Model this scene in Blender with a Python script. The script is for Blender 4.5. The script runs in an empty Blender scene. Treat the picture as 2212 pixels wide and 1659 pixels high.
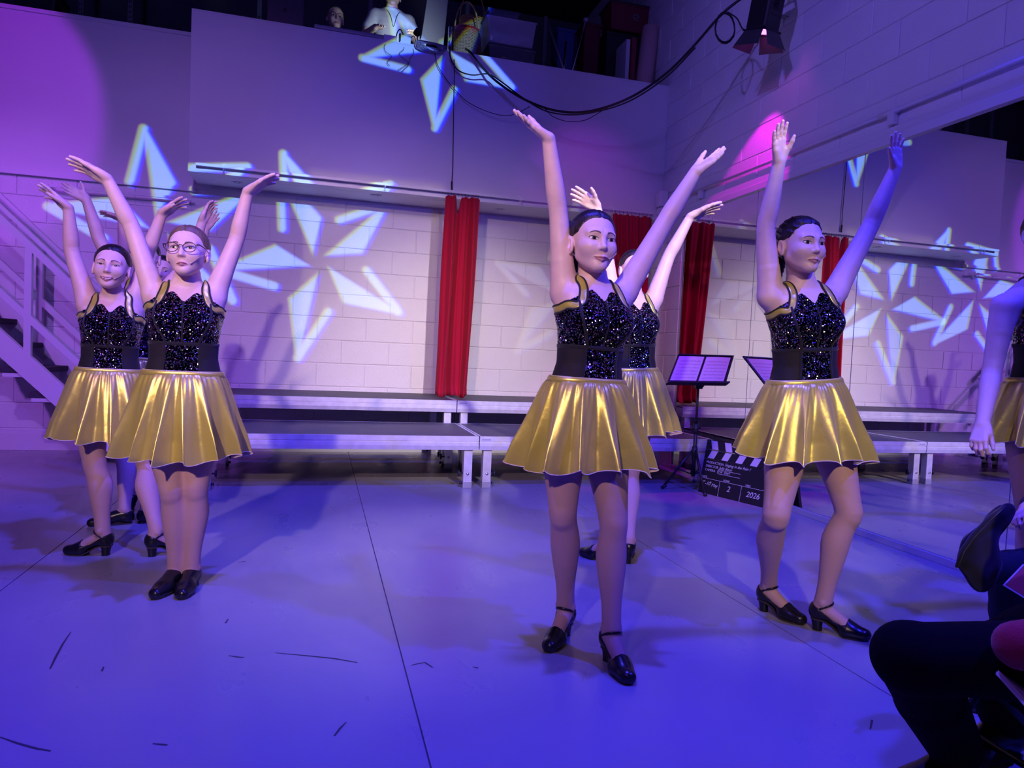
import bpy, bmesh, math, random
import numpy as np
from mathutils import Vector, Matrix

SC = bpy.context.scene
COL = SC.collection
rnd = random.Random(7)
PI = math.pi

# ------------------------------------------------------------------ camera
CAM_H = 1.04
FPX = 1500.0
RC = np.array([[0.96289, -0.26600, 0.04560], [-0.03228, 0.05424, 0.99801], [0.26794, 0.96245, -0.04364]])
CAM_C = np.array([0.0, 0.0, CAM_H])
cam_d = bpy.data.cameras.new('camera')
cam = bpy.data.objects.new('camera', cam_d)
COL.objects.link(cam)
cam_d.sensor_fit = 'HORIZONTAL'
cam_d.sensor_width = 36.0
cam_d.lens = 36.0 * FPX / 2212.0
cam_d.clip_start = 0.02
cam_d.clip_end = 60
M = Matrix.Identity(4)
for i in range(3):
    M[i][0] = RC[0][i]; M[i][1] = RC[1][i]; M[i][2] = -RC[2][i]
M = Matrix.Translation(Vector(CAM_C)) @ M
cam.matrix_world = M
SC.camera = cam


def ray(u, v):
    return np.array([(u - 1106.0) / FPX, (829.5 - v) / FPX, 1.0]) @ RC


def aty(u, v, y):
    """point seen at pixel (u, v) of the photograph at world depth Y = y"""
    d = ray(u, v)
    return CAM_C + d * (y / d[1])


def atx(u, v, x):
    d = ray(u, v)
    return CAM_C + d * (x / d[0])


def atz(u, v, z):
    d = ray(u, v)
    return CAM_C + d * ((z - CAM_H) / d[2])


# ------------------------------------------------------------------ world, exposure
SC.view_settings.view_transform = 'Standard'
SC.view_settings.look = 'None'
SC.view_settings.gamma = 1.0
SC.view_settings.use_curve_mapping = False
SC.view_settings.exposure = 0.0
SC.cycles.use_denoising = True
SC.cycles.max_bounces = 8
SC.cycles.diffuse_bounces = 4
SC.cycles.glossy_bounces = 4
SC.cycles.sample_clamp_indirect = 4.0
SC.cycles.caustics_reflective = False
SC.cycles.caustics_refractive = False
W = bpy.data.worlds.new('world')
SC.world = W
W.use_nodes = True
W.node_tree.nodes['Background'].inputs[0].default_value = (0.10, 0.08, 0.30, 1)
W.node_tree.nodes['Background'].inputs[1].default_value = 0.05


def spot(name, loc, target, color, watts, angle, blend=0.3, radius=0.05):
    d = bpy.data.lights.new(name, 'SPOT')
    d.color = color
    d.energy = watts
    d.spot_size = math.radians(angle)
    d.spot_blend = blend
    d.shadow_soft_size = radius
    o = bpy.data.objects.new(name, d)
    COL.objects.link(o)
    o.location = loc
    o.rotation_euler = (Vector(target) - Vector(loc)).to_track_quat('-Z', 'Y').to_euler()
    return o


def nmath(nt, op, a, b=None, c=None, clamp=False):
    n = nt.nodes.new('ShaderNodeMath')
    n.operation = op
    n.use_clamp = clamp
    for i, v in enumerate((a, b, c)):
        if v is None:
            continue
        if isinstance(v, (int, float)):
            n.inputs[i].default_value = v
        else:
            nt.links.new(v, n.inputs[i])
    return n.outputs[0]


def gobo_spot(name, loc, target, size_deg, roll, color, watts, soft=0.015, fringe=0.022, angle=40):
    """a moving-head lamp with a five-armed star cut into its gobo wheel; its lens splits colours slightly at the edges"""
    o = spot(name, loc, target, (1, 1, 1), watts, angle, 0.05, 0.004)
    d = o.data
    d.use_nodes = True
    nt = d.node_tree
    em = nt.nodes.get('Emission')
    tc = nt.nodes.new('ShaderNodeTexCoord')
    sp = nt.nodes.new('ShaderNodeSeparateXYZ')
    nt.links.new(tc.outputs['Normal'], sp.inputs[0])
    k = 1.0 / math.tan(math.radians(size_deg))
    zz = nmath(nt, 'ABSOLUTE', sp.outputs[2])
    X0 = nmath(nt, 'MULTIPLY', nmath(nt, 'DIVIDE', sp.outputs[0], zz), k)
    Y0 = nmath(nt, 'MULTIPLY', nmath(nt, 'DIVIDE', sp.outputs[1], zz), k)
    seg = 2 * PI / 5
    SX, SY = 0.42, 0.215

    def mask(sh):
        X = nmath(nt, 'ADD', X0, sh)
        Y = nmath(nt, 'ADD', Y0, -sh * 0.4)
        r = nmath(nt, 'SQRT', nmath(nt, 'ADD', nmath(nt, 'MULTIPLY', X, X), nmath(nt, 'MULTIPLY', Y, Y)))
        th = nmath(nt, 'ADD', nmath(nt, 'ARCTAN2', Y, X), 2 * PI + math.radians(roll))
        ph = nmath(nt, 'SUBTRACT', nmath(nt, 'MODULO', th, seg), seg / 2)
        a = nmath(nt, 'MULTIPLY', r, nmath(nt, 'COSINE', ph))
        b = nmath(nt, 'MULTIPLY', r, nmath(nt, 'SINE', nmath(nt, 'MULTIPLY', ph, -1.0)))

        def edge(x0, y0, x1, y1):
            L = math.hypot(x1 - x0, y1 - y0)
            nx, ny = (y1 - y0) / L, -(x1 - x0) / L
            return nmath(nt, 'ADD', nmath(nt, 'ADD', nmath(nt, 'MULTIPLY', a, nx), nmath(nt, 'MULTIPLY', b, ny)), -(nx * x0 + ny * y0))
        thick = nmath(nt, 'MAXIMUM', nmath(nt, 'ADD', a, -0.985), nmath(nt, 'MAXIMUM', nmath(nt, 'MAXIMUM', edge(0.11, -0.02, 1.0, -0.02), edge(SX, SY, 0.125, 0.0)), edge(1.06, -0.02, SX, SY)))
        ax, ay, bx, by = 0.97, -0.012, 0.46, -0.205
        vx, vy = bx - ax, by - ay
        pa = nmath(nt, 'ADD', a, -ax)
        pb = nmath(nt, 'ADD', b, -ay)
        t = nmath(nt, 'DIVIDE', nmath(nt, 'ADD', nmath(nt, 'MULTIPLY', pa, vx), nmath(nt, 'MULTIPLY', pb, vy)), vx * vx + vy * vy, clamp=True)
        ex = nmath(nt, 'SUBTRACT', pa, nmath(nt, 'MULTIPLY', t, vx))
        ey = nmath(nt, 'SUBTRACT', pb, nmath(nt, 'MULTIPLY', t, vy))
        bar = nmath(nt, 'ADD', nmath(nt, 'SQRT', nmath(nt, 'ADD', nmath(nt, 'MULTIPLY', ex, ex), nmath(nt, 'MULTIPLY', ey, ey))), -0.042)
        return nmath(nt, 'SUBTRACT', 0.5, nmath(nt, 'DIVIDE', nmath(nt, 'MINIMUM', thick, bar), soft * 2), clamp=True)
    cc = nt.nodes.new('ShaderNodeCombineColor')
    for ch, sh in ((0, fringe), (1, fringe * 0.6), (2, -fringe)):
        nt.links.new(nmath(nt, 'MULTIPLY', mask(sh), color[ch]), cc.inputs[ch])
    nt.links.new(cc.outputs[0], em.inputs['Color'])
    return o


# ------------------------------------------------------------------ lights (the rig hangs over the audience, out of frame)
spot('blue_flood_right', (3.0, 0.6, 4.4), (1.8, 2.7, 0.6), (0.03, 0.025, 1.0), 850, 70, 0.6, 0.06)
spot('blue_top', (0.5, 2.3, 5.4), (0.5, 2.3, 0.0), (0.06, 0.045, 1.0), 1250, 92, 0.6, 0.10)
spot('blue_flood_left', (-1.8, -0.2, 4.7), (-0.6, 2.6, 0.0), (0.14, 0.05, 1.0), 260, 80, 0.5, 0.08)
spot('front_light', (-1.7, -1.8, 3.4), (0.05, 3.0, 1.5), (1.0, 0.65, 0.64), 900, 42, 1.0, 0.08)
spot('front_light_right', (0.2, -2.2, 3.3), (2.0, 2.7, 0.52), (1.0, 0.72, 0.50), 560, 20, 1.0, 0.08)
spot('right_wall_blue', (-2.0, 0.5, 4.8), (3.3, 3.6, 3.9), (0.20, 0.14, 1.0), 560, 50, 0.9, 0.1)
spot('wall_wash', (1.6, -1.5, 4.3), (1.25, 6.9, 0.62), (1.0, 0.84, 0.90), 2000, 24, 1.0, 0.08)
spot('wall_wash_left', (-0.6, -1.0, 4.4), (-1.2, 7.0, 1.2), (0.46, 0.22, 1.0), 560, 44, 0.9, 0.08)
spot('upper_blue', (1.5, 0.5, 2.6), (0.9, 6.5, 2.95), (0.05, 0.03, 1.0), 210, 30, 1.0, 0.08)
spot('lavender_fill', (-0.5, -2.0, 3.9), (0.6, 6.5, 3.25), (0.18, 0.14, 1.0), 240, 70, 0.8, 0.15)
spot('violet_pool', (-2.6, 3.2, 4.4), (-3.0, 7.0, 3.0), (0.42, 0.03, 1.0), 240, 33, 0.25, 0.05)
spot('violet_side', (-4.2, 1.5, 4.6), (-2.5, 6.6, 0.75), (0.45, 0.13, 1.0), 800, 42, 0.9, 0.08)
spot('violet_low', (2.2, 5.2, 3.7), (2.5, 6.5, 2.55), (0.50, 0.05, 1.0), 22, 60, 1.0, 0.05)
GB = (0.21, 0.42, 1.0)
gobo_spot('gobo_wall_centre', (0.4, -1.2, 3.9), aty(690, 570, 7.0), 6.1, -7, GB, 3300)
gobo_spot('gobo_wall_left', (-0.4, -1.2, 3.9), aty(345, 485, 6.9), 6.1, 9, GB, 3300)
gobo_spot('gobo_faint', (1.0, -1.2, 3.9), aty(1215, 640, 7.0), 5.2, 20, (0.6, 0.7, 1.0), 450)
gobo_spot('gobo_balcony', (0.8, -1.2, 3.9), aty(955, 105, 6.5), 5.6, -15, GB, 2600)



def framed_spot(name, loc, target, ax, ay, color, watts, soft=0.08):
    """a profile lamp with square shutters"""
    o = spot(name, loc, target, (1, 1, 1), watts, 40, 0.05, 0.01)
    o.data.use_nodes = True
    nt = o.data.node_tree
    em = nt.nodes.get('Emission')
    tc = nt.nodes.new('ShaderNodeTexCoord')
    sp = nt.nodes.new('ShaderNodeSeparateXYZ')
    nt.links.new(tc.outputs['Normal'], sp.inputs[0])
    zz = nmath(nt, 'ABSOLUTE', sp.outputs[2])
    m = None
    for k, half in ((0, ax), (1, ay)):
        q = nmath(nt, 'ABSOLUTE', nmath(nt, 'DIVIDE', sp.outputs[k], zz))
        e = nmath(nt, 'DIVIDE', nmath(nt, 'SUBTRACT', half, q), soft * half, clamp=True)
        m = e if m is None else nmath(nt, 'MULTIPLY', m, e)
    em.inputs['Color'].default_value = (*color, 1)
    nt.links.new(m, em.inputs['Strength'])
    return o


framed_spot('profile_amber', (0.4, -1.2, 3.9), aty(800, 660, 7.0), math.tan(math.radians(4.6)), math.tan(math.radians(7.2)), (1.0, 0.78, 0.30), 300)

# ------------------------------------------------------------------ materials
_mats = {}


def mat(name, color=(0.8, 0.8, 0.8), rough=0.5, metal=0.0, spec=0.5, bump=0.0, bscale=60.0, var=0.0, vscale=6.0,
        sss=0.0, coat=0.0, sheen=0.0, back=None, alpha=None, trans=0.0, emit=None, estr=0.0, bmap=None):
    if name in _mats:
        return _mats[name]
    m = bpy.data.materials.new(name)
    m.use_nodes = True
    nt = m.node_tree
    b = nt.nodes['Principled BSDF']
    b.inputs['Base Color'].default_value = (*color, 1)
    b.inputs['Roughness'].default_value = rough
    b.inputs['Metallic'].default_value = metal
    b.inputs['Specular IOR Level'].default_value = spec
    tc = nt.nodes.new('ShaderNodeTexCoord')
    if var > 0:
        n = nt.nodes.new('ShaderNodeTexNoise')
        n.inputs['Scale'].default_value = vscale
        n.inputs['Detail'].default_value = 5
        nt.links.new(tc.outputs['Object'], n.inputs['Vector'])
        r = nt.nodes.new('ShaderNodeValToRGB')
        r.color_ramp.elements[0].position = 0.3
        r.color_ramp.elements[1].position = 0.7
        r.color_ramp.elements[0].color = (*[c * (1 - var) for c in color], 1)
        r.color_ramp.elements[1].color = (*[min(1, c * (1 + var)) for c in color], 1)
        nt.links.new(n.outputs['Fac'], r.inputs[0])
        nt.links.new(r.outputs[0], b.inputs['Base Color'])
    if back is not None:
        g = nt.nodes.new('ShaderNodeNewGeometry')
        mx = nt.nodes.new('ShaderNodeMix')
        mx.data_type = 'RGBA'
        mx.inputs['A'].default_value = (*color, 1)
        mx.inputs['B'].default_value = (*back, 1)
        nt.links.new(g.outputs['Backfacing'], mx.inputs['Factor'])
        nt.links.new(mx.outputs['Result'], b.inputs['Base Color'])
        mm = nmath(nt, 'MULTIPLY', nmath(nt, 'SUBTRACT', 1.0, g.outputs['Backfacing']), metal)
        nt.links.new(mm, b.inputs['Metallic'])
    if bump > 0:
        n2 = nt.nodes.new('ShaderNodeTexNoise')
        n2.inputs['Scale'].default_value = bscale
        n2.inputs['Detail'].default_value = 4
        if bmap:
            mp = nt.nodes.new('ShaderNodeMapping')
            mp.inputs['Scale'].default_value = bmap
            nt.links.new(tc.outputs['Object'], mp.inputs[0])
            nt.links.new(mp.outputs[0], n2.inputs['Vector'])
        else:
            nt.links.new(tc.outputs['Object'], n2.inputs['Vector'])
        bp = nt.nodes.new('ShaderNodeBump')
        bp.inputs['Strength'].default_value = bump
        bp.inputs['Distance'].default_value = 0.01
        nt.links.new(n2.outputs['Fac'], bp.inputs['Height'])
        nt.links.new(bp.outputs[0], b.inputs['Normal'])
    if sss > 0:
        b.inputs['Subsurface Weight'].default_value = sss
        b.inputs['Subsurface Radius'].default_value = (1.0, 0.35, 0.2)
        b.inputs['Subsurface Scale'].default_value = 0.008
    b.inputs['Coat Weight'].default_value = coat
    b.inputs['Sheen Weight'].default_value = sheen
    b.inputs['Transmission Weight'].default_value = trans
    if alpha is not None:
        b.inputs['Alpha'].default_value = alpha
    if emit:
        b.inputs['Emission Color'].default_value = (*emit, 1)
        b.inputs['Emission Strength'].default_value = estr
    _mats[name] = m
    return m


paint = mat('white_block_paint', (0.74, 0.73, 0.74), 0.55, bump=0.35, bscale=90, var=0.04, vscale=2)
mortar = mat('painted_mortar', (0.70, 0.69, 0.70), 0.7, bump=0.3, bscale=120)
plaster = mat('white_plaster', (0.70, 0.69, 0.71), 0.5, var=0.04, vscale=1.2, bump=0.04, bscale=30)
trimw = mat('white_gloss_trim', (0.70, 0.69, 0.72), 0.35)
darkc = mat('dark_ceiling', (0.02, 0.02, 0.025), 0.9)
roomw = mat('room_wall', (0.45, 0.44, 0.47), 0.8)
black_metal = mat('black_metal', (0.012, 0.012, 0.014), 0.4)
black_plastic = mat('black_plastic', (0.015, 0.015, 0.018), 0.5)
cable_m = mat('black_cable', (0.012, 0.012, 0.014), 0.55)
alu = mat('aluminium', (0.82, 0.82, 0.84), 0.36, metal=0.45, bump=0.05, bscale=200, var=0.1, vscale=15)
deck_m = mat('deck_board', (0.085, 0.080, 0.085), 0.55, bump=0.25, bscale=400, var=0.15)
seam_m = mat('seam_line', (0.10, 0.10, 0.12), 0.8)
mirror_m = mat('mirror_glass', (0.86, 0.88, 0.90), 0.0, metal=1.0)
mirror_edge = mat('mirror_edge', (0.55, 0.6, 0.62), 0.15, metal=0.6)


def floor_mat():
    m = mat('grey_vinyl', (0.30, 0.30, 0.31), 0.33)
    nt = m.node_tree
    b = nt.nodes['Principled BSDF']
    tc = nt.nodes['Texture Coordinate']
    geo = nt.nodes.new('ShaderNodeNewGeometry')
    n = nt.nodes.new('ShaderNodeTexNoise')
    n.inputs['Scale'].default_value = 1.3
    n.inputs['Detail'].default_value = 8
    nt.links.new(geo.outputs['Position'], n.inputs['Vector'])
    r = nt.nodes.new('ShaderNodeValToRGB')
    r.color_ramp.elements[0].position = 0.3
    r.color_ramp.elements[1].position = 0.72
    r.color_ramp.elements[0].color = (0.30, 0.30, 0.31, 1)
    r.color_ramp.elements[1].color = (0.37, 0.37, 0.375, 1)
    nt.links.new(n.outputs['Fac'], r.inputs[0])
    nt.links.new(r.outputs[0], b.inputs['Base Color'])
    mp = nt.nodes.new('ShaderNodeMapping')
    mp.inputs['Scale'].default_value = (2.5, 1.2, 1)
    mp.inputs['Rotation'].default_value = (0, 0, 0.5)
    nt.links.new(geo.outputs['Position'], mp.inputs[0])
    n2 = nt.nodes.new('ShaderNodeTexNoise')
    n2.inputs['Scale'].default_value = 2.0
    n2.inputs['Detail'].default_value = 3
    nt.links.new(mp.outputs[0], n2.inputs['Vector'])
    rr = nt.nodes.new('ShaderNodeMapRange')
    rr.inputs['From Min'].default_value = 0.3
    rr.inputs['From Max'].default_value = 0.7
    rr.inputs['To Min'].default_value = 0.26
    rr.inputs['To Max'].default_value = 0.36
    nt.links.new(n2.outputs['Fac'], rr.inputs['Value'])
    nt.links.new(rr.outputs[0], b.inputs['Roughness'])
    bp = nt.nodes.new('ShaderNodeBump')
    bp.inputs['Strength'].default_value = 0.006
    bp.inputs['Distance'].default_value = 0.01
    nt.links.new(n2.outputs['Fac'], bp.inputs['Height'])
    nt.links.new(bp.outputs[0], b.inputs['Normal'])
    return m


floor_m = floor_mat()


# ------------------------------------------------------------------ mesh helpers
class MB:
    """collects simple solids; build() links them as one mesh object"""

    def __init__(self):
        self.v = []
        self.f = []
        self.smooth = []
        self.mi = []

    def add(self, vs, fs, smooth=False, mi=0):
        o = len(self.v)
        self.v += [tuple(map(float, p)) for p in vs]
        self.f += [tuple(i + o for i in f) for f in fs]
        self.smooth += [smooth] * len(fs)
        self.mi += [mi] * len(fs)
        return self

    def box(self, x0, y0, z0, x1, y1, z1, bev=0.0, mi=0, mtx=None):
        bm = bmesh.new()
        bmesh.ops.create_cube(bm, size=1.0)
        for v in bm.verts:
            v.co = Vector(((x0 + x1) / 2 + v.co.x * (x1 - x0), (y0 + y1) / 2 + v.co.y * (y1 - y0), (z0 + z1) / 2 + v.co.z * (z1 - z0)))
        if bev > 0:
            bmesh.ops.bevel(bm, geom=bm.edges[:] , offset=bev, segments=2, affect='EDGES', profile=0.6)
        if mtx is not None:
            bmesh.ops.transform(bm, matrix=mtx, verts=bm.verts)
        self.bm(bm, mi=mi)
        return self

    def bm(self, bm, smooth=False, mi=0):
        bm.verts.index_update()
        self.add([v.co for v in bm.verts], [[v.index for v in f.verts] for f in bm.faces], smooth, mi)
        bm.free()

    def tube(self, pts, r, n=8, caps=True, smooth=True, mi=0, flat=None):
        P = [Vector(p) for p in pts]
        R = r if isinstance(r, (list, tuple)) else [r] * len(P)
        T = []
        for i in range(len(P)):
            a = P[max(0, i - 1)]
            b = P[min(len(P) - 1, i + 1)]
            t = (b - a)
            T.append(t.normalized() if t.length > 1e-9 else Vector((0, 0, 1)))
        up = Vector((0, 0, 1)) if abs(T[0].z) < 0.9 else Vector((0, 1, 0))
        N = (up - T[0] * up.dot(T[0])).normalized()
        vs = []
        for i, p in enumerate(P):
            N = (N - T[i] * N.dot(T[i])).normalized()
            B = T[i].cross(N)
            for k in range(n):
                a = 2 * PI * k / n
                vs.append(p + (N * math.cos(a) * (flat or 1.0) + B * math.sin(a)) * R[i])
        fs = []
        for i in range(len(P) - 1):
            for k in range(n):
                fs.append((i * n + k, i * n + (k + 1) % n, (i + 1) * n + (k + 1) % n, (i + 1) * n + k))
        if caps:
            fs.append(tuple(range(n))[::-1])
            fs.append(tuple((len(P) - 1) * n + k for k in range(n)))
        self.add(vs, fs, smooth, mi)
        return self

    def lathe(self, prof, n=20, center=(0, 0, 0), mtx=None, smooth=True, mi=0):
        vs = []
        for (r, z) in prof:
            for k in range(n):
                a = 2 * PI * k / n
                p = Vector((r * math.cos(a), r * math.sin(a), z))
                if mtx is not None:
                    p = mtx @ p
                vs.append(p + Vector(center))
        fs = []
        for i in range(len(prof) - 1):
            for k in range(n):
                fs.append((i * n + k, i * n + (k + 1) % n, (i + 1) * n + (k + 1) % n, (i + 1) * n + k))
        if prof[0][0] > 1e-6:
            fs.append(tuple(range(n))[::-1])
        if prof[-1][0] > 1e-6:
            fs.append(tuple((len(prof) - 1) * n + k for k in range(n)))
        self.add(vs, fs, smooth, mi)
        return self

    def prism(self, poly, depth, mtx=None, mi=0):
        """poly: list of (x, z); extruded along y from 0 to depth"""
        n = len(poly)
        vs = [Vector((x, 0, z)) for x, z in poly] + [Vector((x, depth, z)) for x, z in poly]
        if mtx is not None:
            vs = [mtx @ v for v in vs]
        fs = [tuple(range(n)), tuple(range(2 * n - 1, n - 1, -1))]
        for k in range(n):
            fs.append((k, k + n, (k + 1) % n + n, (k + 1) % n)[::-1] if False else ((k + 1) % n, (k + 1) % n + n, k + n, k)[::-1])
        self.add(vs, fs, False, mi)
        return self

    def grid(self, rows, smooth=True, mi=0, close=False):
        """rows: list of equal-length lists of points"""
        m = len(rows[0])
        vs = [p for r in rows for p in r]
        fs = []
        for i in range(len(rows) - 1):
            for k in range(m - (0 if close else 1)):
                k2 = (k + 1) % m
                fs.append((i * m + k, i * m + k2, (i + 1) * m + k2, (i + 1) * m + k))
        self.add(vs, fs, smooth, mi)
        return self

    def mesh(self, name, *ms):
        me = bpy.data.meshes.new(name)
        me.from_pydata(self.v, [], self.f)
        me.polygons.foreach_set('use_smooth', self.smooth)
        for m in ms:
            me.materials.append(m)
        me.polygons.foreach_set('material_index', self.mi)
        me.update()
        return me

    def build(self, name, m, parent=None, loc=None):
        ms = m if isinstance(m, (list, tuple)) else [m]
        return link(name, self.mesh(name, *ms), parent, loc)


def link(name, data, parent=None, loc=None):
    o = bpy.data.objects.new(name, data)
    COL.objects.link(o)
    if parent is not None:
        o.parent = parent
        o.matrix_parent_inverse = parent_inv(parent)
    if loc is not None:
        o.location = loc
    return o


def parent_inv(p):
    """children are authored in world space: undo the placement of the thing's Empty"""
    return Matrix.Translation(-p.location) if p.parent is None else Matrix.Identity(4)


def tag(o, label=None, cat=None, group=None, kind=None):
    if label: o['label'] = label
    if cat: o['category'] = cat
    if group: o['group'] = group
    if kind: o['kind'] = kind
    return o


def thing(name, label, cat, loc=(0, 0, 0), group=None):
    o = bpy.data.objects.new(name, None)
    COL.objects.link(o)
    o.empty_display_size = 0.1
    o.location = loc
    return tag(o, label, cat, group)


def catmull(pts, n=8):
    P = [np.array(p, float) for p in pts]
    P = [2 * P[0] - P[1]] + P + [2 * P[-1] - P[-2]]
    out = []
    for i in range(1, len(P) - 2):
        for k in range(n):
            t = k / n
            a, b, c, d = P[i - 1], P[i], P[i + 1], P[i + 2]
            out.append(0.5 * ((2 * b) + (-a + c) * t + (2 * a - 5 * b + 4 * c - d) * t * t + (-a + 3 * b - 3 * c + d) * t ** 3))
    out.append(P[-2])
    return out

# ================================================================== the room
XR = 3.32          # right wall (mirror wall)
YB = 7.0           # back wall
YF = 6.5           # front face of the balcony bulkhead
XL = -5.0
ZB = 2.46          # underside of the bulkhead


def struct(name, mb, m, parent=None):
    o = mb.build(name, m, parent)
    if parent is None:
        o['kind'] = 'structure'
    return o


# floor: subfloor plus rolled-out vinyl sheets 1.5 m wide with seams at X = -1.2, 0.3, 1.8
fl = struct('floor', MB().box(XL, -4.5, -0.12, XR + 0.1, YB + 2.6, -0.004), seam_m)
edges = [XL, -4.2, -2.7, -1.2, 0.3, 1.8, XR]
for k in range(len(edges) - 1):
    MB().box(edges[k] + 0.0022, -4.4, -0.0039, edges[k + 1] - 0.0022, YB, 0.0, bev=0.0008).build('vinyl_sheet', floor_m, fl)
scm = mat('scuff', (0.05, 0.05, 0.06), 0.6)
for pts in ([(595, 1410), (660, 1416), (720, 1422), (772, 1431)], [(153, 1365), (135, 1392), (120, 1420), (108, 1445)],
            [(0, 1592), (40, 1606), (80, 1617), (110, 1622)], [(748, 1560), (735, 1573), (722, 1590)], [(494, 1416), (512, 1419), (527, 1420)],
            [(888, 1437), (905, 1433), (918, 1431), (935, 1442)], [(1021, 1440), (1033, 1443)], [(493, 1337), (487, 1346)], [(224, 1440), (220, 1450)],
            [(330, 1606), (350, 1608), (362, 1609)], [(515, 1215), (530, 1212)], [(1880, 1575), (1884, 1555)]):
    P = [atz(u, v, 0.0006) for u, v in pts]
    m = MB()
    L, Rr = [], []
    for i, p in enumerate(P):
        t = P[min(i + 1, len(P) - 1)] - P[max(i - 1, 0)]
        n = np.array([-t[1], t[0], 0]) / max(1e-6, np.linalg.norm(t))
        w = 0.0028 * (0.35 + math.sin(PI * (i + 0.3) / len(P)))
        L.append(p + n * w)
        Rr.append(p - n * w)
    m.grid([L, Rr], False)
    m.build('scuff_mark', scm, fl)

# ---- block walls: painted mortar bed and one object per block
def block_mesh(L, H, D=0.007, ch=0.005):
    """front face towards -Y, origin at the left bottom back edge"""
    m = MB()
    o = [(0, 0, 0), (L, 0, 0), (L, 0, H), (0, 0, H)]
    mid = [(0, -D + ch * 0.6, 0), (L, -D + ch * 0.6, 0), (L, -D + ch * 0.6, H), (0, -D + ch * 0.6, H)]
    f = [(ch, -D, ch), (L - ch, -D, ch), (L - ch, -D, H - ch), (ch, -D, H - ch)]
    fs = []
    for a in (0, 4):
        for k in range(4):
            fs.append((a + k, a + (k + 1) % 4, a + 4 + (k + 1) % 4, a + 4 + k))
    fs.append((8, 9, 10, 11))
    m.add(o + mid + f, fs)
    return m


BL, BH, GAP = 0.46, 0.225, 0.006
_block = {}


def block(name, parent, length, height, loc, rotz=0.0, m=paint):
    key = (round(length, 3), round(height, 3), m.name)
    if key not in _block:
        _block[key] = block_mesh(length, height).mesh('block', m)
    o = link(name, _block[key], parent, None)
    j = rnd.uniform(-0.0012, 0.0012)
    o.location = Vector(loc) + (Vector((0, j, 0)) if abs(rotz) < 0.1 else Vector((j, 0, 0)))
    o.rotation_euler = (0, 0, rotz)
    return o


bw = struct('wall_back', MB().box(XL, YB, -0.01, XR + 0.12, YB + 0.15, ZB + 0.02), mortar)
k = 0
z = -0.035
while z < ZB - 0.01:
    z0, z1 = max(z, 0.0) + GAP / 2, min(z + BH, ZB) - GAP / 2
    off = 0.428 if k % 2 == 1 else 0.198
    x = off - BL * 9
    while x < XR:
        x0, x1 = max(x, -3.5) + GAP / 2, min(x + BL, XR) - GAP / 2
        if x1 - x0 > 0.02 and z1 - z0 > 0.02:
            block('block', bw, x1 - x0, z1 - z0, (x0, YB, z0))
        x += BL
    z += BH
    k += 1

rw = struct('wall_right', MB().box(XR, -4.5, -0.01, XR + 0.15, YB + 2.6, 5.6), mortar)
z = 2.49
k = 0
while z < 5.0:
    z0, z1 = z + GAP / 2, z + BH - GAP / 2
    y = 1.80 + (0.12 if k % 2 else 0.35)
    while y < YF + (2.0 if z > 3.9 else 0):
        y1 = min(y + BL, YF if z < 3.75 else 8.2)
        if y1 - y > 0.03:
            block('block', rw, y1 - y - GAP, z1 - z0, (XR, y1 - GAP / 2, z0), -PI / 2)
        y += BL
    z += BH
    k += 1
for k, zz in enumerate(np.arange(-0.035, 2.43, BH)):
    for (ya, yb) in (((6.05, 6.5), (6.5, 7.0)) if k % 2 else ((6.05, 6.3), (6.3, 6.75), (6.75, 7.0))):
        z0, z1 = max(zz, 0) + GAP / 2, min(zz + BH, 2.43) - GAP / 2
        block('block', rw, yb - ya - GAP, z1 - z0, (XR, yb - GAP / 2, z0), -PI / 2)

struct('wall_left', MB().box(XL - 0.15, -4.5, 0, XL, YB + 2.6, 5.6), roomw)
struct('wall_front', MB().box(XL, -4.65, 0, XR, -4.5, 5.6), roomw)
struct('ceiling', MB().box(XL, -4.5, 5.6, XR, YB + 2.6, 5.7), darkc)
# balcony: floor slab, bulkhead box, left parapet, rear wall
struct('wall_balcony', MB().box(-1.13, YF, ZB, XR, YF + 0.12, 3.80, bev=0.004).box(-1.13, YF, 3.80, XR, YF + 0.14, 3.815, bev=0.003), plaster)
struct('wall_parapet', MB().box(XL, YB - 0.02, 2.415, -1.01, YB + 0.10, 3.79, bev=0.004).box(XL, YB - 0.035, 3.765, -1.01, YB + 0.10, 3.80, bev=0.003)
       .box(-1.13, YF + 0.12, ZB, -1.01, YB - 0.02, 3.79), plaster)
struct('trim_1', MB().box(-1.0, YF - 0.004, 2.462, XR, YF + 0.0, 2.50).box(XL, YB - 0.045, 2.385, -1.14, YB - 0.0, 2.418), trimw)
struct('ceiling_soffit', MB().box(-1.01, YF + 0.12, ZB, XR, YB, ZB + 0.05), plaster)
struct('floor_balcony', MB().box(-1.01, YF + 0.12, ZB + 0.06, XR, YB + 2.6, 2.66).box(XL, YB + 0.1, ZB + 0.06, -1.01, YB + 2.6, 2.66), darkc)
struct('wall_rear', MB().box(XL, YB + 2.2, 2.66, XR, YB + 2.3, 5.6), mat('dim_wall', (0.10, 0.10, 0.12), 0.9))
# skirting board: board with a moulded cap
struct('baseboard_back', MB().box(XL, YB - 0.032, 0, XR, YB - 0.010, 0.15, bev=0.003).box(XL, YB - 0.026, 0.15, XR, YB - 0.010, 0.165, bev=0.002)
       .box(XL, YB - 0.020, 0.165, XR, YB - 0.010, 0.185, bev=0.002), trimw)

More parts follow.
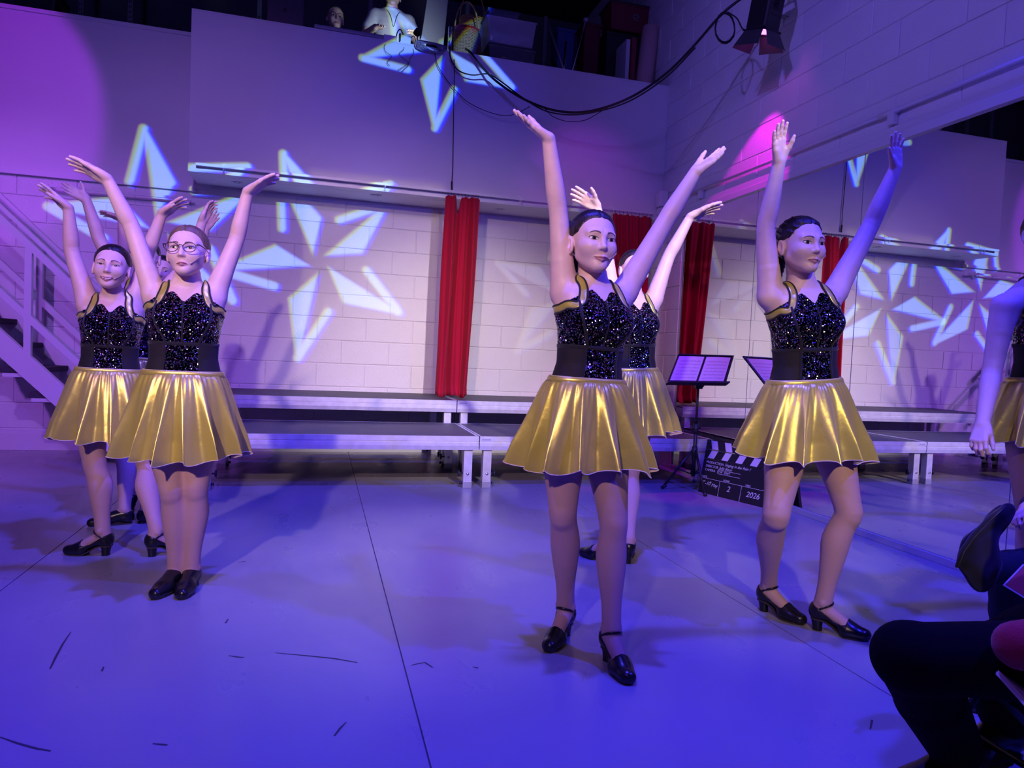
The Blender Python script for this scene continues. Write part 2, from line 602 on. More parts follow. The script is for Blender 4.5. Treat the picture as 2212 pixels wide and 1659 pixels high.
# downlights in the soffit
for i, (u, v) in enumerate(((512, 394), (812, 422), (1080, 452))):
    p = atz(u, v, ZB)
    t = thing('downlight', ['small recessed downlight in the soffit nearest the left end', 'small recessed downlight in the middle of the soffit',
                            'small recessed downlight in the soffit right of the red curtain'][i], 'ceiling light', p)
    t['group'] = 'soffit downlights'
    MB().lathe([(0.030, -0.001), (0.046, -0.007), (0.050, -0.003), (0.050, 0.0)], 24, p).build('bezel', trimw, t)
    MB().lathe([(0.0, -0.0005), (0.031, -0.0015), (0.031, 0.0)], 20, p).build('lens', mat('dull_lens', (0.05, 0.05, 0.06), 0.3), t)


# curtain rails on brackets
def rail(name, label, x0, x1, y, z, brackets):
    t = thing(name, label, 'curtain rail', ((x0 + x1) / 2, y, z))
    MB().box(x0, y - 0.010, z - 0.012, x1, y + 0.006, z + 0.012, bev=0.003).build('track', trimw, t)
    for bx in brackets:
        m = MB().box(bx - 0.012, y - 0.014, z - 0.014, bx + 0.012, y + 0.052, z + 0.016, bev=0.003)
        m.box(bx - 0.016, y + 0.045, z - 0.045, bx + 0.016, y + 0.055, z + 0.04, bev=0.002)
        m.tube([(bx, y - 0.006, z - 0.012), (bx, y - 0.012, z - 0.035), (bx, y - 0.002, z - 0.045), (bx + 0.004, y + 0.008, z - 0.036)], 0.0035, 6)
        m.build('bracket', mat('bracket_white', (0.75, 0.75, 0.75), 0.35), t)
    return t


rail('curtain_rail', 'long white curtain track across the balcony front', -1.06, 3.18, YF - 0.055, 2.515, (-0.84, 0.52, 1.80, 2.75))
rail('curtain_rail', 'short white curtain track on the block wall above the stairs', -2.36, -1.14, YB - 0.10, 2.30, (-2.30, -1.3))

# ---- mirror: four visible panes in a shallow frame
mw = thing('wall_mirror', 'floor standing run of tall mirror panes along the right wall', 'mirror', (XR, 4.0, 0.03))
seams = [5.98, 4.86, 3.74, 2.62, 1.50, 0.38, -0.74]
for a, b in zip(seams[:-1], seams[1:]):
    m = MB().box(XR - 0.012, b + 0.0012, 0.045, XR - 0.008, a - 0.0012, 2.415)
    m.build('mirror_pane', mirror_m, mw)
    MB().box(XR - 0.0121, a - 0.0032, 0.045, XR - 0.0125, a - 0.0012, 2.415).box(XR - 0.0121, a + 0.0012, 0.045, XR - 0.0125, a + 0.0032, 2.415).build('pane_edge', mirror_edge, mw)
MB().box(XR - 0.008, -0.76, 0.03, XR - 0.001, 6.0, 2.43).build('backing', black_plastic, mw)
MB().box(XR - 0.035, -0.8, 2.415, XR, 6.02, 2.47, bev=0.004).box(XR - 0.022, -0.8, 2.47, XR, 6.02, 2.52, bev=0.004).build('top_batten', trimw, mw)
MB().box(XR - 0.028, -0.8, 0.0, XR - 0.002, 6.0, 0.043, bev=0.004).build('bottom_batten', mat('grey_trim', (0.5, 0.5, 0.52), 0.4), mw)

# conduit pipe above the mirror with its saddles
ct = thing('conduit_pipe', 'white painted pipe running along the wall above the mirror', 'pipe', (XR - 0.06, 4, 2.60))
MB().tube([(XR - 0.03, 1.4, 2.605), (XR - 0.03, 6.33, 2.605)], 0.013, 10).tube([(XR - 0.03, 3.47, 2.605), (XR - 0.03, 3.62, 2.605)], 0.018, 10).build('pipe', trimw, ct)
for y in (5.72, 3.52, 2.2):
    MB().box(XR - 0.046, y - 0.026, 2.525, XR - 0.011, y + 0.026, 2.60, bev=0.004).build('clip', trimw, ct)
ab = thing('alarm_sounder', 'small white alarm sounder box in the corner beside the mirror wall', 'alarm', (XR - 0.06, 6.40, 2.60))
MB().box(XR - 0.11, 6.36, 2.575, XR - 0.012, 6.46, 2.735, bev=0.02).build('casing', trimw, ab)
MB().box(XR - 0.09, 6.37, 2.50, XR - 0.012, 6.46, 2.57, bev=0.01).build('junction', trimw, ab)


# ---- stage decks: two tiers of 2 m x 0.95 m aluminium platforms
def deck(label, x0, x1, y0, y1, ztop, group):
    t = thing('stage_deck', label, 'platform', ((x0 + x1) / 2, (y0 + y1) / 2, 0), group)
    MB().box(x0 + 0.004, y0 + 0.003, ztop - 0.014, x1 - 0.004, y1 - 0.003, ztop, bev=0.002).build('board', deck_m, t)
    # moulded edge rail: two lips with a groove, then a sloping foot
    prof = [(0.0, 0.0), (0.0, -0.036), (0.006, -0.040), (0.006, -0.046), (0.0, -0.050), (0.0, -0.073), (0.008, -0.105), (0.035, -0.105), (0.035, -0.004), (0.012, 0.0)]
    zt = ztop + 0.001

    def side(p, q, name):
        p, q = Vector(p), Vector(q)
        d = (q - p).normalized()
        n = Vector((-d.y, d.x, 0))
        m = MB()
        a = [p + n * u + Vector((0, 0, w)) for u, w in prof]
        b = [q + n * u + Vector((0, 0, w)) for u, w in prof]
        N = len(prof)
        fs = [(i, (i + 1) % N, N + (i + 1) % N, N + i)[::-1] for i in range(N)]
        fs += [tuple(range(N))[::-1] if False else tuple(range(N)), tuple(range(2 * N - 1, N - 1, -1))]
        m.add(a + b, fs)
        m.build(name, alu, t)
    g = 0.004
    side((x0 + g, y0, zt), (x1 - g, y0, zt), 'front_rail')
    side((x1 - g, y1, zt), (x0 + g, y1, zt), 'back_rail')
    side((x1 - g, y0 + 0.036, zt), (x1 - g, y1 - 0.036, zt), 'side_rail')
    side((x0 + g, y1 - 0.036, zt), (x0 + g, y0 + 0.036, zt), 'side_rail')
    MB().box(x0 + 0.02, y0 - 0.0006, ztop - 0.030, x0 + 0.09, y0 + 0.0002, ztop - 0.016).build('maker_label', mat('label_grey', (0.35, 0.36, 0.45), 0.5), t)
    for lx, s in ((x0 + 0.075, 1), (x1 - 0.075, -1)):
        for ly in (y0 + 0.06, y1 - 0.06):
            lg = MB().box(lx - 0.033, ly - 0.033, 0.05, lx + 0.033, ly + 0.033, ztop - 0.10, bev=0.005).build('leg', alu, t)
            MB().box(lx - 0.035, ly - 0.035, 0.0, lx + 0.035, ly + 0.035, 0.052, bev=0.004).build('foot', mat('foot_grey', (0.42, 0.42, 0.46), 0.5, metal=0.4), lg)
            kx = lx + s * 0.033
            MB().tube([(kx, ly, 0.11), (kx + s * 0.03, ly, 0.11)], 0.006, 8).lathe([(0.008, 0), (0.024, 0.004), (0.024, 0.014), (0.0, 0.016)], 14, (kx + s * 0.022, ly, 0.11), Matrix.Rotation(s * PI / 2, 4, 'Y')).build('clamp_knob', black_plastic, lg)
            MB().tube([(kx, ly, 0.035), (kx + s * 0.02, ly, 0.035)], 0.010, 8).build('foot_bolt', black_plastic, lg)
            MB().lathe([(0.012, 0), (0.010, 0.006), (0.0, 0.007)], 12, (lx, ly - 0.033, 0.11), Matrix.Rotation(PI / 2, 4, 'X')).build('bolt_head', mat('bright_steel', (0.8, 0.8, 0.82), 0.25, metal=1.0), lg)
    return t


gd = 'stage decks set out in two tiers along the back wall'
deck('front low stage deck on the left, behind the left dancers', -0.81, 1.19, 5.12, 6.055, 0.40, gd)
deck('front low stage deck on the right, behind the music stand', 1.19, 3.19, 5.12, 6.055, 0.40, gd)
deck('rear higher stage deck on the left, against the wall', -0.81, 1.19, 6.065, 6.965, 0.60, gd)
deck('rear higher stage deck on the right, under the red curtains', 1.19, 3.19, 6.065, 6.965, 0.60, gd)

# ---- red curtains: gathered cloth with a turned bottom hem and a row of hooks
curtain_m = mat('red_cloth', (0.40, 0.005, 0.030), 0.85, sheen=0.04, spec=0.2, bump=0.05, bscale=300)


def curtain(label, xt0, xt1, xb0, xb1, ztop, zbot, folds, seed, y, split=None, notch=0.0):
    r = random.Random(seed)
    t = thing('red_curtain', label, 'curtain', ((xb0 + xb1) / 2, y, zbot))
    n = 150
    ph = [r.uniform(0, 6.28) for _ in range(4)]
    fr = [folds, folds * 1.7, folds * 0.55]
    rows = []
    H = 44
    for i in range(H + 1):
        f = i / H
        zz = ztop + (zbot - ztop) * f
        row = []
        for k in range(n + 1):
            s = k / n
            x = (xt0 + (xt1 - xt0) * s) * (1 - f) + (xb0 + (xb1 - xb0) * s) * f
            x += 0.010 * math.sin(f * 5 + s * 9 + ph[3]) * f
            amp = 0.016 + 0.018 * min(1, f * 3)
            yy = amp * (math.sin(2 * PI * fr[0] * s + ph[0] + 0.5 * math.sin(3 * f + ph[1])) + 0.55 * math.sin(2 * PI * fr[1] * s + ph[1] - 0.6 * f) + 0.5 * math.sin(2 * PI * fr[2] * s + ph[2] + f))
            sag = 0.0
            if f < 0.06:
                sag = -0.012 * (0.5 + 0.5 * math.cos(2 * PI * s * (folds + 3)))
            if notch and f < 0.12:
                sag -= notch * math.exp(-((s - 0.37) / 0.05) ** 2) * (1 - f / 0.12)
            if split is None:
                zdip = zz + sag
            else:
                zdip = zz + sag + split * (1 - f) * (0.0)
            puddle = 0.0
            if f > 0.955:
                puddle = (f - 0.955) / 0.045
            row.append((x, y + yy - 0.05 * puddle * (0.6 + 0.4 * math.sin(9 * s + ph[1])), zdip + 0.012 * puddle * math.sin(11 * s + ph[2]) if puddle else zdip))
        rows.append(row)
    o = MB().grid(rows).build('cloth', curtain_m, t)
    sm = o.modifiers.new('thickness', 'SOLIDIFY')
    sm.thickness = 0.003
    m = MB()
    hk = mat('curtain_hook', (0.25, 0.25, 0.28), 0.3, metal=0.9)
    for k in range(10):
        x = xt0 + (xt1 - xt0) * (k + 0.5) / 10
        MB().tube([(x, y, ztop - 0.01), (x, y - 0.008, ztop + 0.012), (x, y + 0.002, ztop + 0.026), (x + 0.003, y + 0.010, ztop + 0.014)], 0.0022, 6).build('hook', hk, t)
    return t


YC = YF - 0.085
curtain('narrow gathered red curtain hanging in front of the wall between the stars', 1.075, 1.395, 1.045, 1.36, 2.475, 0.618, 3, 3, YC, notch=0.16)
curtain('red curtain hanging in the corner next to the mirror', 2.74, 3.17, 2.84, 3.20, 2.47, 0.618, 4, 11, YC)

# thin flex hanging down the balcony front to the curtain top
wr = MB().tube([aty(u, v, YF - 0.02) for u, v in ((981, 128), (982, 160), (980, 230), (979, 300), (978, 360), (976, 396))], 0.004, 6)
wr.tube([aty(u, v, YF - 0.02) for u, v in ((976, 392), (976, 414))], [0.008, 0.009], 8)
tag(wr.build('hanging_flex', cable_m), 'thin black flex hanging straight down the balcony front', 'cable')


# ---- stairs on the left, climbing to the left in front of the back wall
stair_m = mat('white_stair_metal', (0.72, 0.71, 0.74), 0.4)
st = thing('staircase', 'white open staircase with dark treads and side rails climbing left', 'stairs', (-2.4, 6.4, 0))
SL = (aty(0, 735, 6.15), aty(130, 852, 6.15))


def bar(m, a, b, w, h):
    """rectangular bar from a to b, width w along Y, height h across"""
    a, b = Vector(a), Vector(b)
    d = (b - a).normalized()
    up = d.cross(Vector((0, 1, 0))).normalized()
    if up.z < 0: up = -up
    vs = []
    for p in (a, b):
        for sy in (-1, 1):
            for su in (-1, 1):
                vs.append(p + Vector((0, sy * w / 2, 0)) + up * su * h / 2)
    m.add(vs, [(0, 1, 3, 2), (4, 6, 7, 5), (0, 4, 5, 1), (2, 3, 7, 6), (0, 2, 6, 4), (1, 5, 7, 3)])
    return m


# slope: rises to the left
p_lo, p_hi = np.array([-1.60, 6.15, 0.10]), np.array([-3.9, 6.15, 2.66])
sl = (p_hi[2] - p_lo[2]) / (p_lo[0] - p_hi[0])


def online(px, v0, y):
    return aty(px, v0, y)


a0 = aty(15, 752, 6.15); a1 = aty(125, 850, 6.15)
gx, gz = a1[0] - a0[0], a1[2] - a0[2]
for y in (6.15, 6.88):
    m = MB()
    e0 = np.array([a0[0] - gx * 6, y, a0[2] - gz * 6])
    tt = (0.06 - a0[2]) / gz
    e1 = np.array([a0[0] + gx * tt, y, 0.06])
    bar(m, e0, e1, 0.05, 0.15)
    m.build('stringer', stair_m, st)
    # two rails parallel to the stringer
    for (h, th) in ((0.93, 0.05), (1.02, 0.03), (0.38, 0.05)):
        m = MB()
        b0 = e0 + np.array([0, 0, h]); b1 = e1 + np.array([0.0, 0, h])
        if y > 6.5 and h == 1.02: continue
        bar(m, b0, b1, 0.046, th)
        m.build('handrail' if h > 0.9 else 'mid_rail', stair_m, st)
    for q, px in enumerate((-0.9, 0.4, 3.0, 5.4)):
        xx = a0[0] + gx * (px if y < 6.5 else px + 0.8)
        zz = a0[2] + gz * (px if y < 6.5 else px + 0.8)
        if zz < 0.0: continue
        MB().box(xx - 0.025, y - 0.021, zz, xx + 0.025, y + 0.021, zz + 0.91, bev=0.003).build('post', stair_m, st)
tread_m = mat('stair_carpet', (0.055, 0.05, 0.065), 0.9, bump=0.4, bscale=500)
rise = 0.19
going = abs(gx / gz) * rise
n = 0
while True:
    zz = 0.19 + rise * n
    if zz > 2.6: break
    xx = a0[0] + gx * (zz - a0[2]) / gz + 0.05
    tr = MB().box(xx - 0.26, 6.18, zz - 0.045, xx, 6.86, zz, bev=0.008).build('tread', tread_m, st)
    MB().box(xx - 0.24, 6.175, zz - 0.075, xx - 0.02, 6.20, zz - 0.046, bev=0.003).build('tread_bracket', stair_m, tr)
    n += 1

# ================================================================== figures: smooth distance fields meshed by surface nets
F32 = np.float32


def smin(a, b, k):
    h = np.maximum(k - np.abs(a - b), 0.0) / k
    return np.minimum(a, b) - h * h * k * 0.25


def axis_of(lo, hi, zones, fine, coarse):
    """samples from lo to hi, dense inside the zones"""
    out = [lo]
    while out[-1] < hi:
        x = out[-1]
        h = fine if any(a - coarse <= x <= b for a, b in zones) else coarse
        out.append(x + h)
    return np.array(out, F32)


class Field:
    def __init__(self, xs, ys, zs):
        self.ax = (xs, ys, zs)
        self.d = np.full((len(xs), len(ys), len(zs)), 1.0, F32)

    def box(self, lo, hi):
        sl = []
        for a, l, h in zip(self.ax, lo, hi):
            i = max(0, int(np.searchsorted(a, l)) - 1)
            j = min(len(a), int(np.searchsorted(a, h)) + 1)
            if j <= i:
                return None, None
            sl.append(slice(i, j))
        P = np.stack(np.meshgrid(*[a[s] for a, s in zip(self.ax, sl)], indexing='ij'), -1)
        return tuple(sl), P

    def union(self, fn, lo, hi, k=0.02, m=0.0):
        pad = k + 0.012 + m
        sl, P = self.box(np.array(lo) - pad, np.array(hi) + pad)
        if sl is None:
            return
        self.d[sl] = smin(self.d[sl], fn(P).astype(F32), k)

    def cone(self, a, b, ra, rb, k=0.02, flat=None, s=1.0):
        a = np.array(a, F32); b = np.array(b, F32)
        r = max(ra, rb)
        self.union(lambda P: cone_d(P, a, b, ra, rb, flat, s), np.minimum(a, b) - r, np.maximum(a, b) + r, k)

    def chain(self, pts, radii, k=0.01, n=5):
        """a limb: one smooth tube through the points, radii eased between them"""
        Q = catmull([np.append(np.asarray(p, float), r) for p, r in zip(pts, radii)], n)
        Q = [np.asarray(q, F32) for q in Q]
        R = max(radii)
        lo = np.min([q[:3] for q in Q], 0) - R
        hi = np.max([q[:3] for q in Q], 0) + R

        pad = k + 0.012
        sl, P = self.box(lo - pad, hi + pad)
        if sl is None:
            return
        tmp = np.full(P.shape[:3], 1.0, F32)
        sub = [a[s] for a, s in zip(self.ax, sl)]
        for a, b in zip(Q[:-1], Q[1:]):
            w = []
            for m in range(3):
                l, h = min(a[m], b[m]) - R - pad, max(a[m], b[m]) + R + pad
                w.append(slice(max(0, int(np.searchsorted(sub[m], l)) - 1), int(np.searchsorted(sub[m], h)) + 1))
            w = tuple(w)
            tmp[w] = np.minimum(tmp[w], cone_d(P[w], a[:3], b[:3], float(a[3]), float(b[3])))
        self.d[sl] = smin(self.d[sl], tmp, k)

    def mesh(self):
        return surface_nets(self.d, self.ax)

    def sample(self, P):
        P = np.asarray(P, float)
        ii, ff = [], []
        for n, a in enumerate(self.ax):
            i = np.clip(np.searchsorted(a, P[:, n]) - 1, 0, len(a) - 2)
            ii.append(i)
            ff.append((P[:, n] - a[i]) / (a[i + 1] - a[i]))
        out = 0
        for i in (0, 1):
            for j in (0, 1):
                for k in (0, 1):
                    w = (ff[0] if i else 1 - ff[0]) * (ff[1] if j else 1 - ff[1]) * (ff[2] if k else 1 - ff[2])
                    out = out + w * np.minimum(self.d[ii[0] + i, ii[1] + j, ii[2] + k], 0.06)
        return out

    def grad(self, P, h=0.004):
        g = np.stack([self.sample(P + e) - self.sample(P - e) for e in np.eye(3) * h], -1)
        return g / (np.linalg.norm(g, axis=-1, keepdims=True) + 1e-9)

    def project(self, P, off=0.0, it=8):
        P = np.array(P, float)
        for _ in range(it):
            P = P - (self.sample(P) - off)[:, None] * self.grad(P) * 0.8
        return P


def cone_d(P, a, b, ra, rb, flat=None, s=1.0):
    pa = P - np.asarray(a, F32)
    ba = np.asarray(b, F32) - np.asarray(a, F32)
    t = np.clip((pa @ ba) / max(1e-9, float(ba @ ba)), 0, 1)
    q = pa - t[..., None] * ba
    if flat is not None:
        n = np.asarray(flat, F32)
        q = q + (q @ n)[..., None] * n * (1 / s - 1)
    return np.sqrt((q * q).sum(-1)) - (ra + (rb - ra) * t)


def ell_d(P, c, r):
    q = (P - np.asarray(c, F32))
    r = np.asarray(r, F32)
    k0 = np.sqrt(((q / r) ** 2).sum(-1))
    k1 = np.sqrt(((q / (r * r)) ** 2).sum(-1)) + 1e-6
    return k0 * (k0 - 1) / k1


def surface_nets(D, ax):
    S = D < 0
    nx, ny, nz = D.shape
    c0 = S[:-1, :-1, :-1]
    act = np.zeros(c0.shape, bool)
    for i in (0, 1):
        for j in (0, 1):
            for k in (0, 1):
                if i + j + k:
                    act |= S[i:nx - 1 + i, j:ny - 1 + j, k:nz - 1 + k] != c0
    I, J, K = np.nonzero(act)
    if len(I) == 0:
        return np.zeros((0, 3)), np.zeros((0, 4), int)
    acc = np.zeros((len(I), 3))
    cnt = np.zeros(len(I))
    corners = [(i, j, k) for i in (0, 1) for j in (0, 1) for k in (0, 1)]
    val = {c: D[I + c[0], J + c[1], K + c[2]].astype(float) for c in corners}
    for c in corners:
        for axn in range(3):
            if c[axn] == 0:
                e = list(c); e[axn] = 1; e = tuple(e)
                a, b = val[c], val[e]
                cr = (a < 0) != (b < 0)
                t = np.where(cr, a / np.where(a == b, 1, a - b), 0)
                p = np.array(c, float)[None, :].repeat(len(I), 0)
                p[:, axn] += t
                acc += p * cr[:, None]
                cnt += cr
    fr = acc / cnt[:, None]
    V = np.zeros((len(I), 3))
    for n, (a, idx) in enumerate(zip(ax, (I, J, K))):
        V[:, n] = a[idx] + fr[:, n] * (a[idx + 1] - a[idx])
    cs = (nx - 1, ny - 1, nz - 1)
    lin = (I * cs[1] + J) * cs[2] + K
    quads = []
    for axn in range(3):
        sl0 = [slice(1, n - 1) for n in D.shape]
        sl1 = [slice(1, n - 1) for n in D.shape]
        sl0[axn] = slice(0, D.shape[axn] - 1)
        sl1[axn] = slice(1, D.shape[axn])
        a, b = S[tuple(sl0)], S[tuple(sl1)]
        e = np.argwhere(a != b)
        if len(e) == 0:
            continue
        sg = a[tuple(e.T)]
        e = e + np.array([0 if n == axn else 1 for n in range(3)])
        u, v = [(1, 2), (2, 0), (0, 1)][axn]
        q = []
        for du, dv in ((0, 0), (1, 0), (1, 1), (0, 1)):
            p = e.copy()
            p[:, u] -= du
            p[:, v] -= dv
            q.append((p[:, 0] * cs[1] + p[:, 1]) * cs[2] + p[:, 2])
        q = np.stack(q, 1)
        q[~sg] = q[~sg][:, ::-1]
        quads.append(q)
    Q = np.concatenate(quads)
    idx = np.searchsorted(lin, Q)
    idx = np.clip(idx, 0, len(lin) - 1)
    ok = (lin[idx] == Q).all(1)
    return V, idx[ok]


def np_mesh(name, V, Q, mats, mi=None, smooth=True):
    me = bpy.data.meshes.new(name)
    Q = np.asarray(Q)
    n, k = Q.shape
    me.vertices.add(len(V))
    me.vertices.foreach_set('co', np.asarray(V, F32).ravel())
    me.loops.add(n * k)
    me.loops.foreach_set('vertex_index', Q.astype(np.int32).ravel())
    me.polygons.add(n)
    me.polygons.foreach_set('loop_start', np.arange(0, n * k, k, dtype=np.int32))
    me.polygons.foreach_set('loop_total', np.full(n, k, np.int32))
    me.polygons.foreach_set('use_smooth', np.full(n, smooth))
    for m in mats:
        me.materials.append(m)
    if mi is not None:
        me.polygons.foreach_set('material_index', np.asarray(mi, np.int32))
    me.update(calc_edges=True)
    me.validate()
    return me


def submesh(V, Q, keep):
    Q = Q[keep]
    u, inv = np.unique(Q.ravel(), return_inverse=True)
    return V[u], inv.reshape(Q.shape)


def unit(v):
    v = np.asarray(v, float)
    return v / max(1e-9, np.linalg.norm(v))


# ------------------------------------------------------------------ materials of the figures
skin_m = mat('skin', (0.80, 0.54, 0.45), 0.48, sss=0.12, var=0.05, vscale=25)
skin2_m = mat('skin_fair', (0.83, 0.59, 0.50), 0.48, sss=0.12, var=0.05, vscale=25)
tights_m = mat('tan_tights', (0.58, 0.36, 0.30), 0.62, sheen=0.1)
hair_dark = mat('dark_hair', (0.018, 0.012, 0.010), 0.34, bump=0.22, bscale=1.0, bmap=(520, 22, 320))
hair_brown = mat('light_brown_hair', (0.17, 0.105, 0.065), 0.40, bump=0.22, bscale=1.0, bmap=(520, 22, 320), var=0.35, vscale=40)
hair_grey = mat('short_fair_hair', (0.22, 0.17, 0.13), 0.6)
eye_white = mat('eye_white', (0.66, 0.63, 0.63), 0.25)
iris_m = mat('iris', (0.06, 0.045, 0.04), 0.2)
pupil_m = mat('pupil', (0.006, 0.006, 0.006), 0.1)
lash_m = mat('eyelash', (0.02, 0.014, 0.013), 0.7)
brow_m = mat('eyebrow', (0.13, 0.078, 0.060), 0.85)
lip_m = mat('lip', (0.62, 0.26, 0.26), 0.38)
mouth_m = mat('mouth_line', (0.16, 0.045, 0.045), 0.7)
teeth_m = mat('teeth', (0.8, 0.78, 0.74), 0.3)
velvet_m = mat('black_velvet', (0.008, 0.008, 0.010), 0.85, sheen=0.2)
mesh_m = mat('black_power_mesh', (0.012, 0.010, 0.012), 0.8, sheen=0.05)
hem_m = mat('hem_binding', (0.82, 0.70, 0.52), 0.7)
shoe_m = mat('black_shoe_leather', (0.010, 0.010, 0.012), 0.28)
sole_m = mat('shoe_sole', (0.05, 0.04, 0.035), 0.6)
buckle_m = mat('silver_buckle', (0.8, 0.8, 0.82), 0.2, metal=1.0)
gold_metal = mat('gold_ring', (0.9, 0.65, 0.25), 0.2, metal=1.0)
beige_m = mat('headset_beige', (0.70, 0.52, 0.42), 0.4)


def gold_mat(name, back=None, rough=0.34):
    m = mat(name, (0.80, 0.72, 0.12), rough, metal=0.52, bump=0.10, bscale=35, back=back)
    nt = m.node_tree
    b = nt.nodes['Principled BSDF']
    b.inputs['Sheen Weight'].default_value = 0.15
    b.inputs['Anisotropic'].default_value = 0.4
    return m


gold_skirt = gold_mat('gold_lame', back=(0.62, 0.47, 0.36))
gold_trim = gold_mat('gold_trim', rough=0.34)


def sequin_mat():
    m = mat('sequin_cloth', (0.012, 0.012, 0.03), 0.3)
    nt = m.node_tree
    b = nt.nodes['Principled BSDF']
    tc = nt.nodes['Texture Coordinate']
    v = nt.nodes.new('ShaderNodeTexVoronoi')
    v.inputs['Scale'].default_value = 230
    v.inputs['Randomness'].default_value = 0.8
    nt.links.new(tc.outputs['Object'], v.inputs['Vector'])
    sp = nt.nodes.new('ShaderNodeSeparateColor')
    nt.links.new(v.outputs['Color'], sp.inputs[0])
    # hologram sequins: random hue per disc, sparkle painted in as bright discs among dark
    hs = nt.nodes.new('ShaderNodeCombineColor')
    hs.mode = 'HSV'
    nt.links.new(nmath(nt, 'ADD', nmath(nt, 'MULTIPLY', sp.outputs[0], 0.85), 0.35), hs.inputs[0])
    nt.links.new(nmath(nt, 'MULTIPLY', sp.outputs[1], 0.95), hs.inputs[1])
    disc = nmath(nt, 'LESS_THAN', v.outputs['Distance'], 0.48)
    lit = nmath(nt, 'GREATER_THAN', sp.outputs[2], 0.60)
    nt.links.new(nmath(nt, 'ADD', nmath(nt, 'MULTIPLY', nmath(nt, 'MULTIPLY', disc, lit), 1.0), 0.012), hs.inputs[2])
    nt.links.new(hs.outputs[0], b.inputs['Base Color'])
    b.inputs['Metallic'].default_value = 0.92
    b.inputs['Roughness'].default_value = 0.16
    # every disc tilts its own way
    mul = nt.nodes.new('ShaderNodeVectorMath'); mul.operation = 'SUBTRACT'
    nt.links.new(v.outputs['Color'], mul.inputs[0])
    mul.inputs[1].default_value = (0.5, 0.5, 0.5)
    sc = nt.nodes.new('ShaderNodeVectorMath'); sc.operation = 'SCALE'
    sc.inputs['Scale'].default_value = 1.9
    nt.links.new(mul.outputs[0], sc.inputs[0])
    geo = nt.nodes.new('ShaderNodeNewGeometry')
    ad = nt.nodes.new('ShaderNodeVectorMath'); ad.operation = 'ADD'
    nt.links.new(geo.outputs['Normal'], ad.inputs[0])
    nt.links.new(sc.outputs[0], ad.inputs[1])
    nm = nt.nodes.new('ShaderNodeVectorMath'); nm.operation = 'NORMALIZE'
    nt.links.new(ad.outputs[0], nm.inputs[0])
    nt.links.new(nm.outputs[0], b.inputs['Normal'])
    return m


sequin_m = sequin_mat()


# ------------------------------------------------------------------ head
class Frame:
    def __init__(self, o, right, fwd, up):
        self.o = np.asarray(o, float)
        self.R = np.stack([unit(right), unit(fwd), unit(up)])   # rows: local axes in world

    def loc(self, P):
        return (P - self.o.astype(F32)) @ self.R.T.astype(F32)

    def world(self, q):
        return np.asarray(q, float) @ self.R + self.o


def frame_from(o, fwd, up):
    """local x = the figure's left (so that with fwd=+y it reads right-handed: x = fwd x up)"""
    up = unit(up)
    f = unit(np.asarray(fwd, float) - up * (np.asarray(fwd, float) @ up))
    return Frame(o, np.cross(f, up), f, up)


def head_d(q, p):
    """q: points in head space (metres for a 0.21 m head; x right, y forward, z up, eyes at z = 0)"""
    ax = q.copy()
    ax[..., 0] = np.abs(q[..., 0])
    d = ell_d(q, (0, -0.016, 0.026), (0.0735, 0.094, 0.082))
    d = smin(d, ell_d(q, (0, 0.024, -0.022), (0.0585, 0.064, 0.076)), 0.025)
    d = smin(d, cone_d(ax, np.array([0.043, 0.006, -0.050]), np.array([0.012, 0.056, -0.084]), 0.0155, 0.0150), 0.026)
    d = smin(d, ell_d(q, (0, 0.063, -0.090), (0.019, 0.018, 0.015)), 0.02)
    d = smin(d, ell_d(ax, (0.036, 0.053, -0.028), (0.023, 0.025, 0.023)), 0.028)
    # brow
    d = smin(d, cone_d(ax, np.array([0.010, 0.079, 0.017]), np.array([0.042, 0.066, 0.019]), 0.007, 0.006), 0.02)
    # eye socket
    s = ell_d(ax, (0.0305, 0.094, 0.000), (0.020, 0.016, 0.0125))
    d = -smin(-d, s, 0.012)
    d = smin(d, ell_d(ax, (0.0305, 0.0655, 0.000), (0.0155, 0.0135, 0.0125)), 0.004)
    # nose
    d = smin(d, cone_d(q, np.array([0, 0.083, 0.004]), np.array([0, 0.0955, -0.0285]), 0.0052, 0.0072), 0.014)
    d = smin(d, ell_d(q, (0, 0.0965, -0.0305), (0.0082, 0.0075, 0.0070)), 0.008)
    d = smin(d, ell_d(ax, (0.0092, 0.0880, -0.0340), (0.0060, 0.0075, 0.0054)), 0.006)
    nost = ell_d(ax, (0.0052, 0.0925, -0.0398), (0.0030, 0.0042, 0.0028))
    d = -smin(-d, nost, 0.003)
    # lips
    w = 0.021 + 0.004 * p.get('smile', 0)
    cz = -0.0630 + 0.006 * p.get('smile', 0)
    op = p.get('open', 0.0)
    d = smin(d, cone_d(ax, np.array([0.004, 0.0865, -0.0600 + op * 0.3]), np.array([w, 0.0735, cz]), 0.0050, 0.0022), 0.006)
    d = smin(d, cone_d(ax, np.array([0.000, 0.0850, -0.0695 - op]), np.array([w * 0.92, 0.0735, cz - 0.002]), 0.0058, 0.0022), 0.006)
    g = cone_d(ax, np.array([0.000, 0.0915, -0.0645 - op * 0.4]), np.array([w * 1.02, 0.0775, cz - 0.001]), 0.0008 + op * 0.5, 0.0005)
    d = -smin(-d, g, 0.003)
    # ears
    e = np.stack([ax[..., 0], q[..., 1] + (q[..., 2] + 0.012) * 0.25, q[..., 2]], -1)
    ear = ell_d(e, (0.0765, -0.012, -0.012), (0.0090, 0.0185, 0.031))
    ear = -smin(-ear, ell_d(e, (0.087, -0.008, -0.008), (0.0085, 0.011, 0.019)), 0.004)
    d = smin(d, ear, 0.008)
    return d


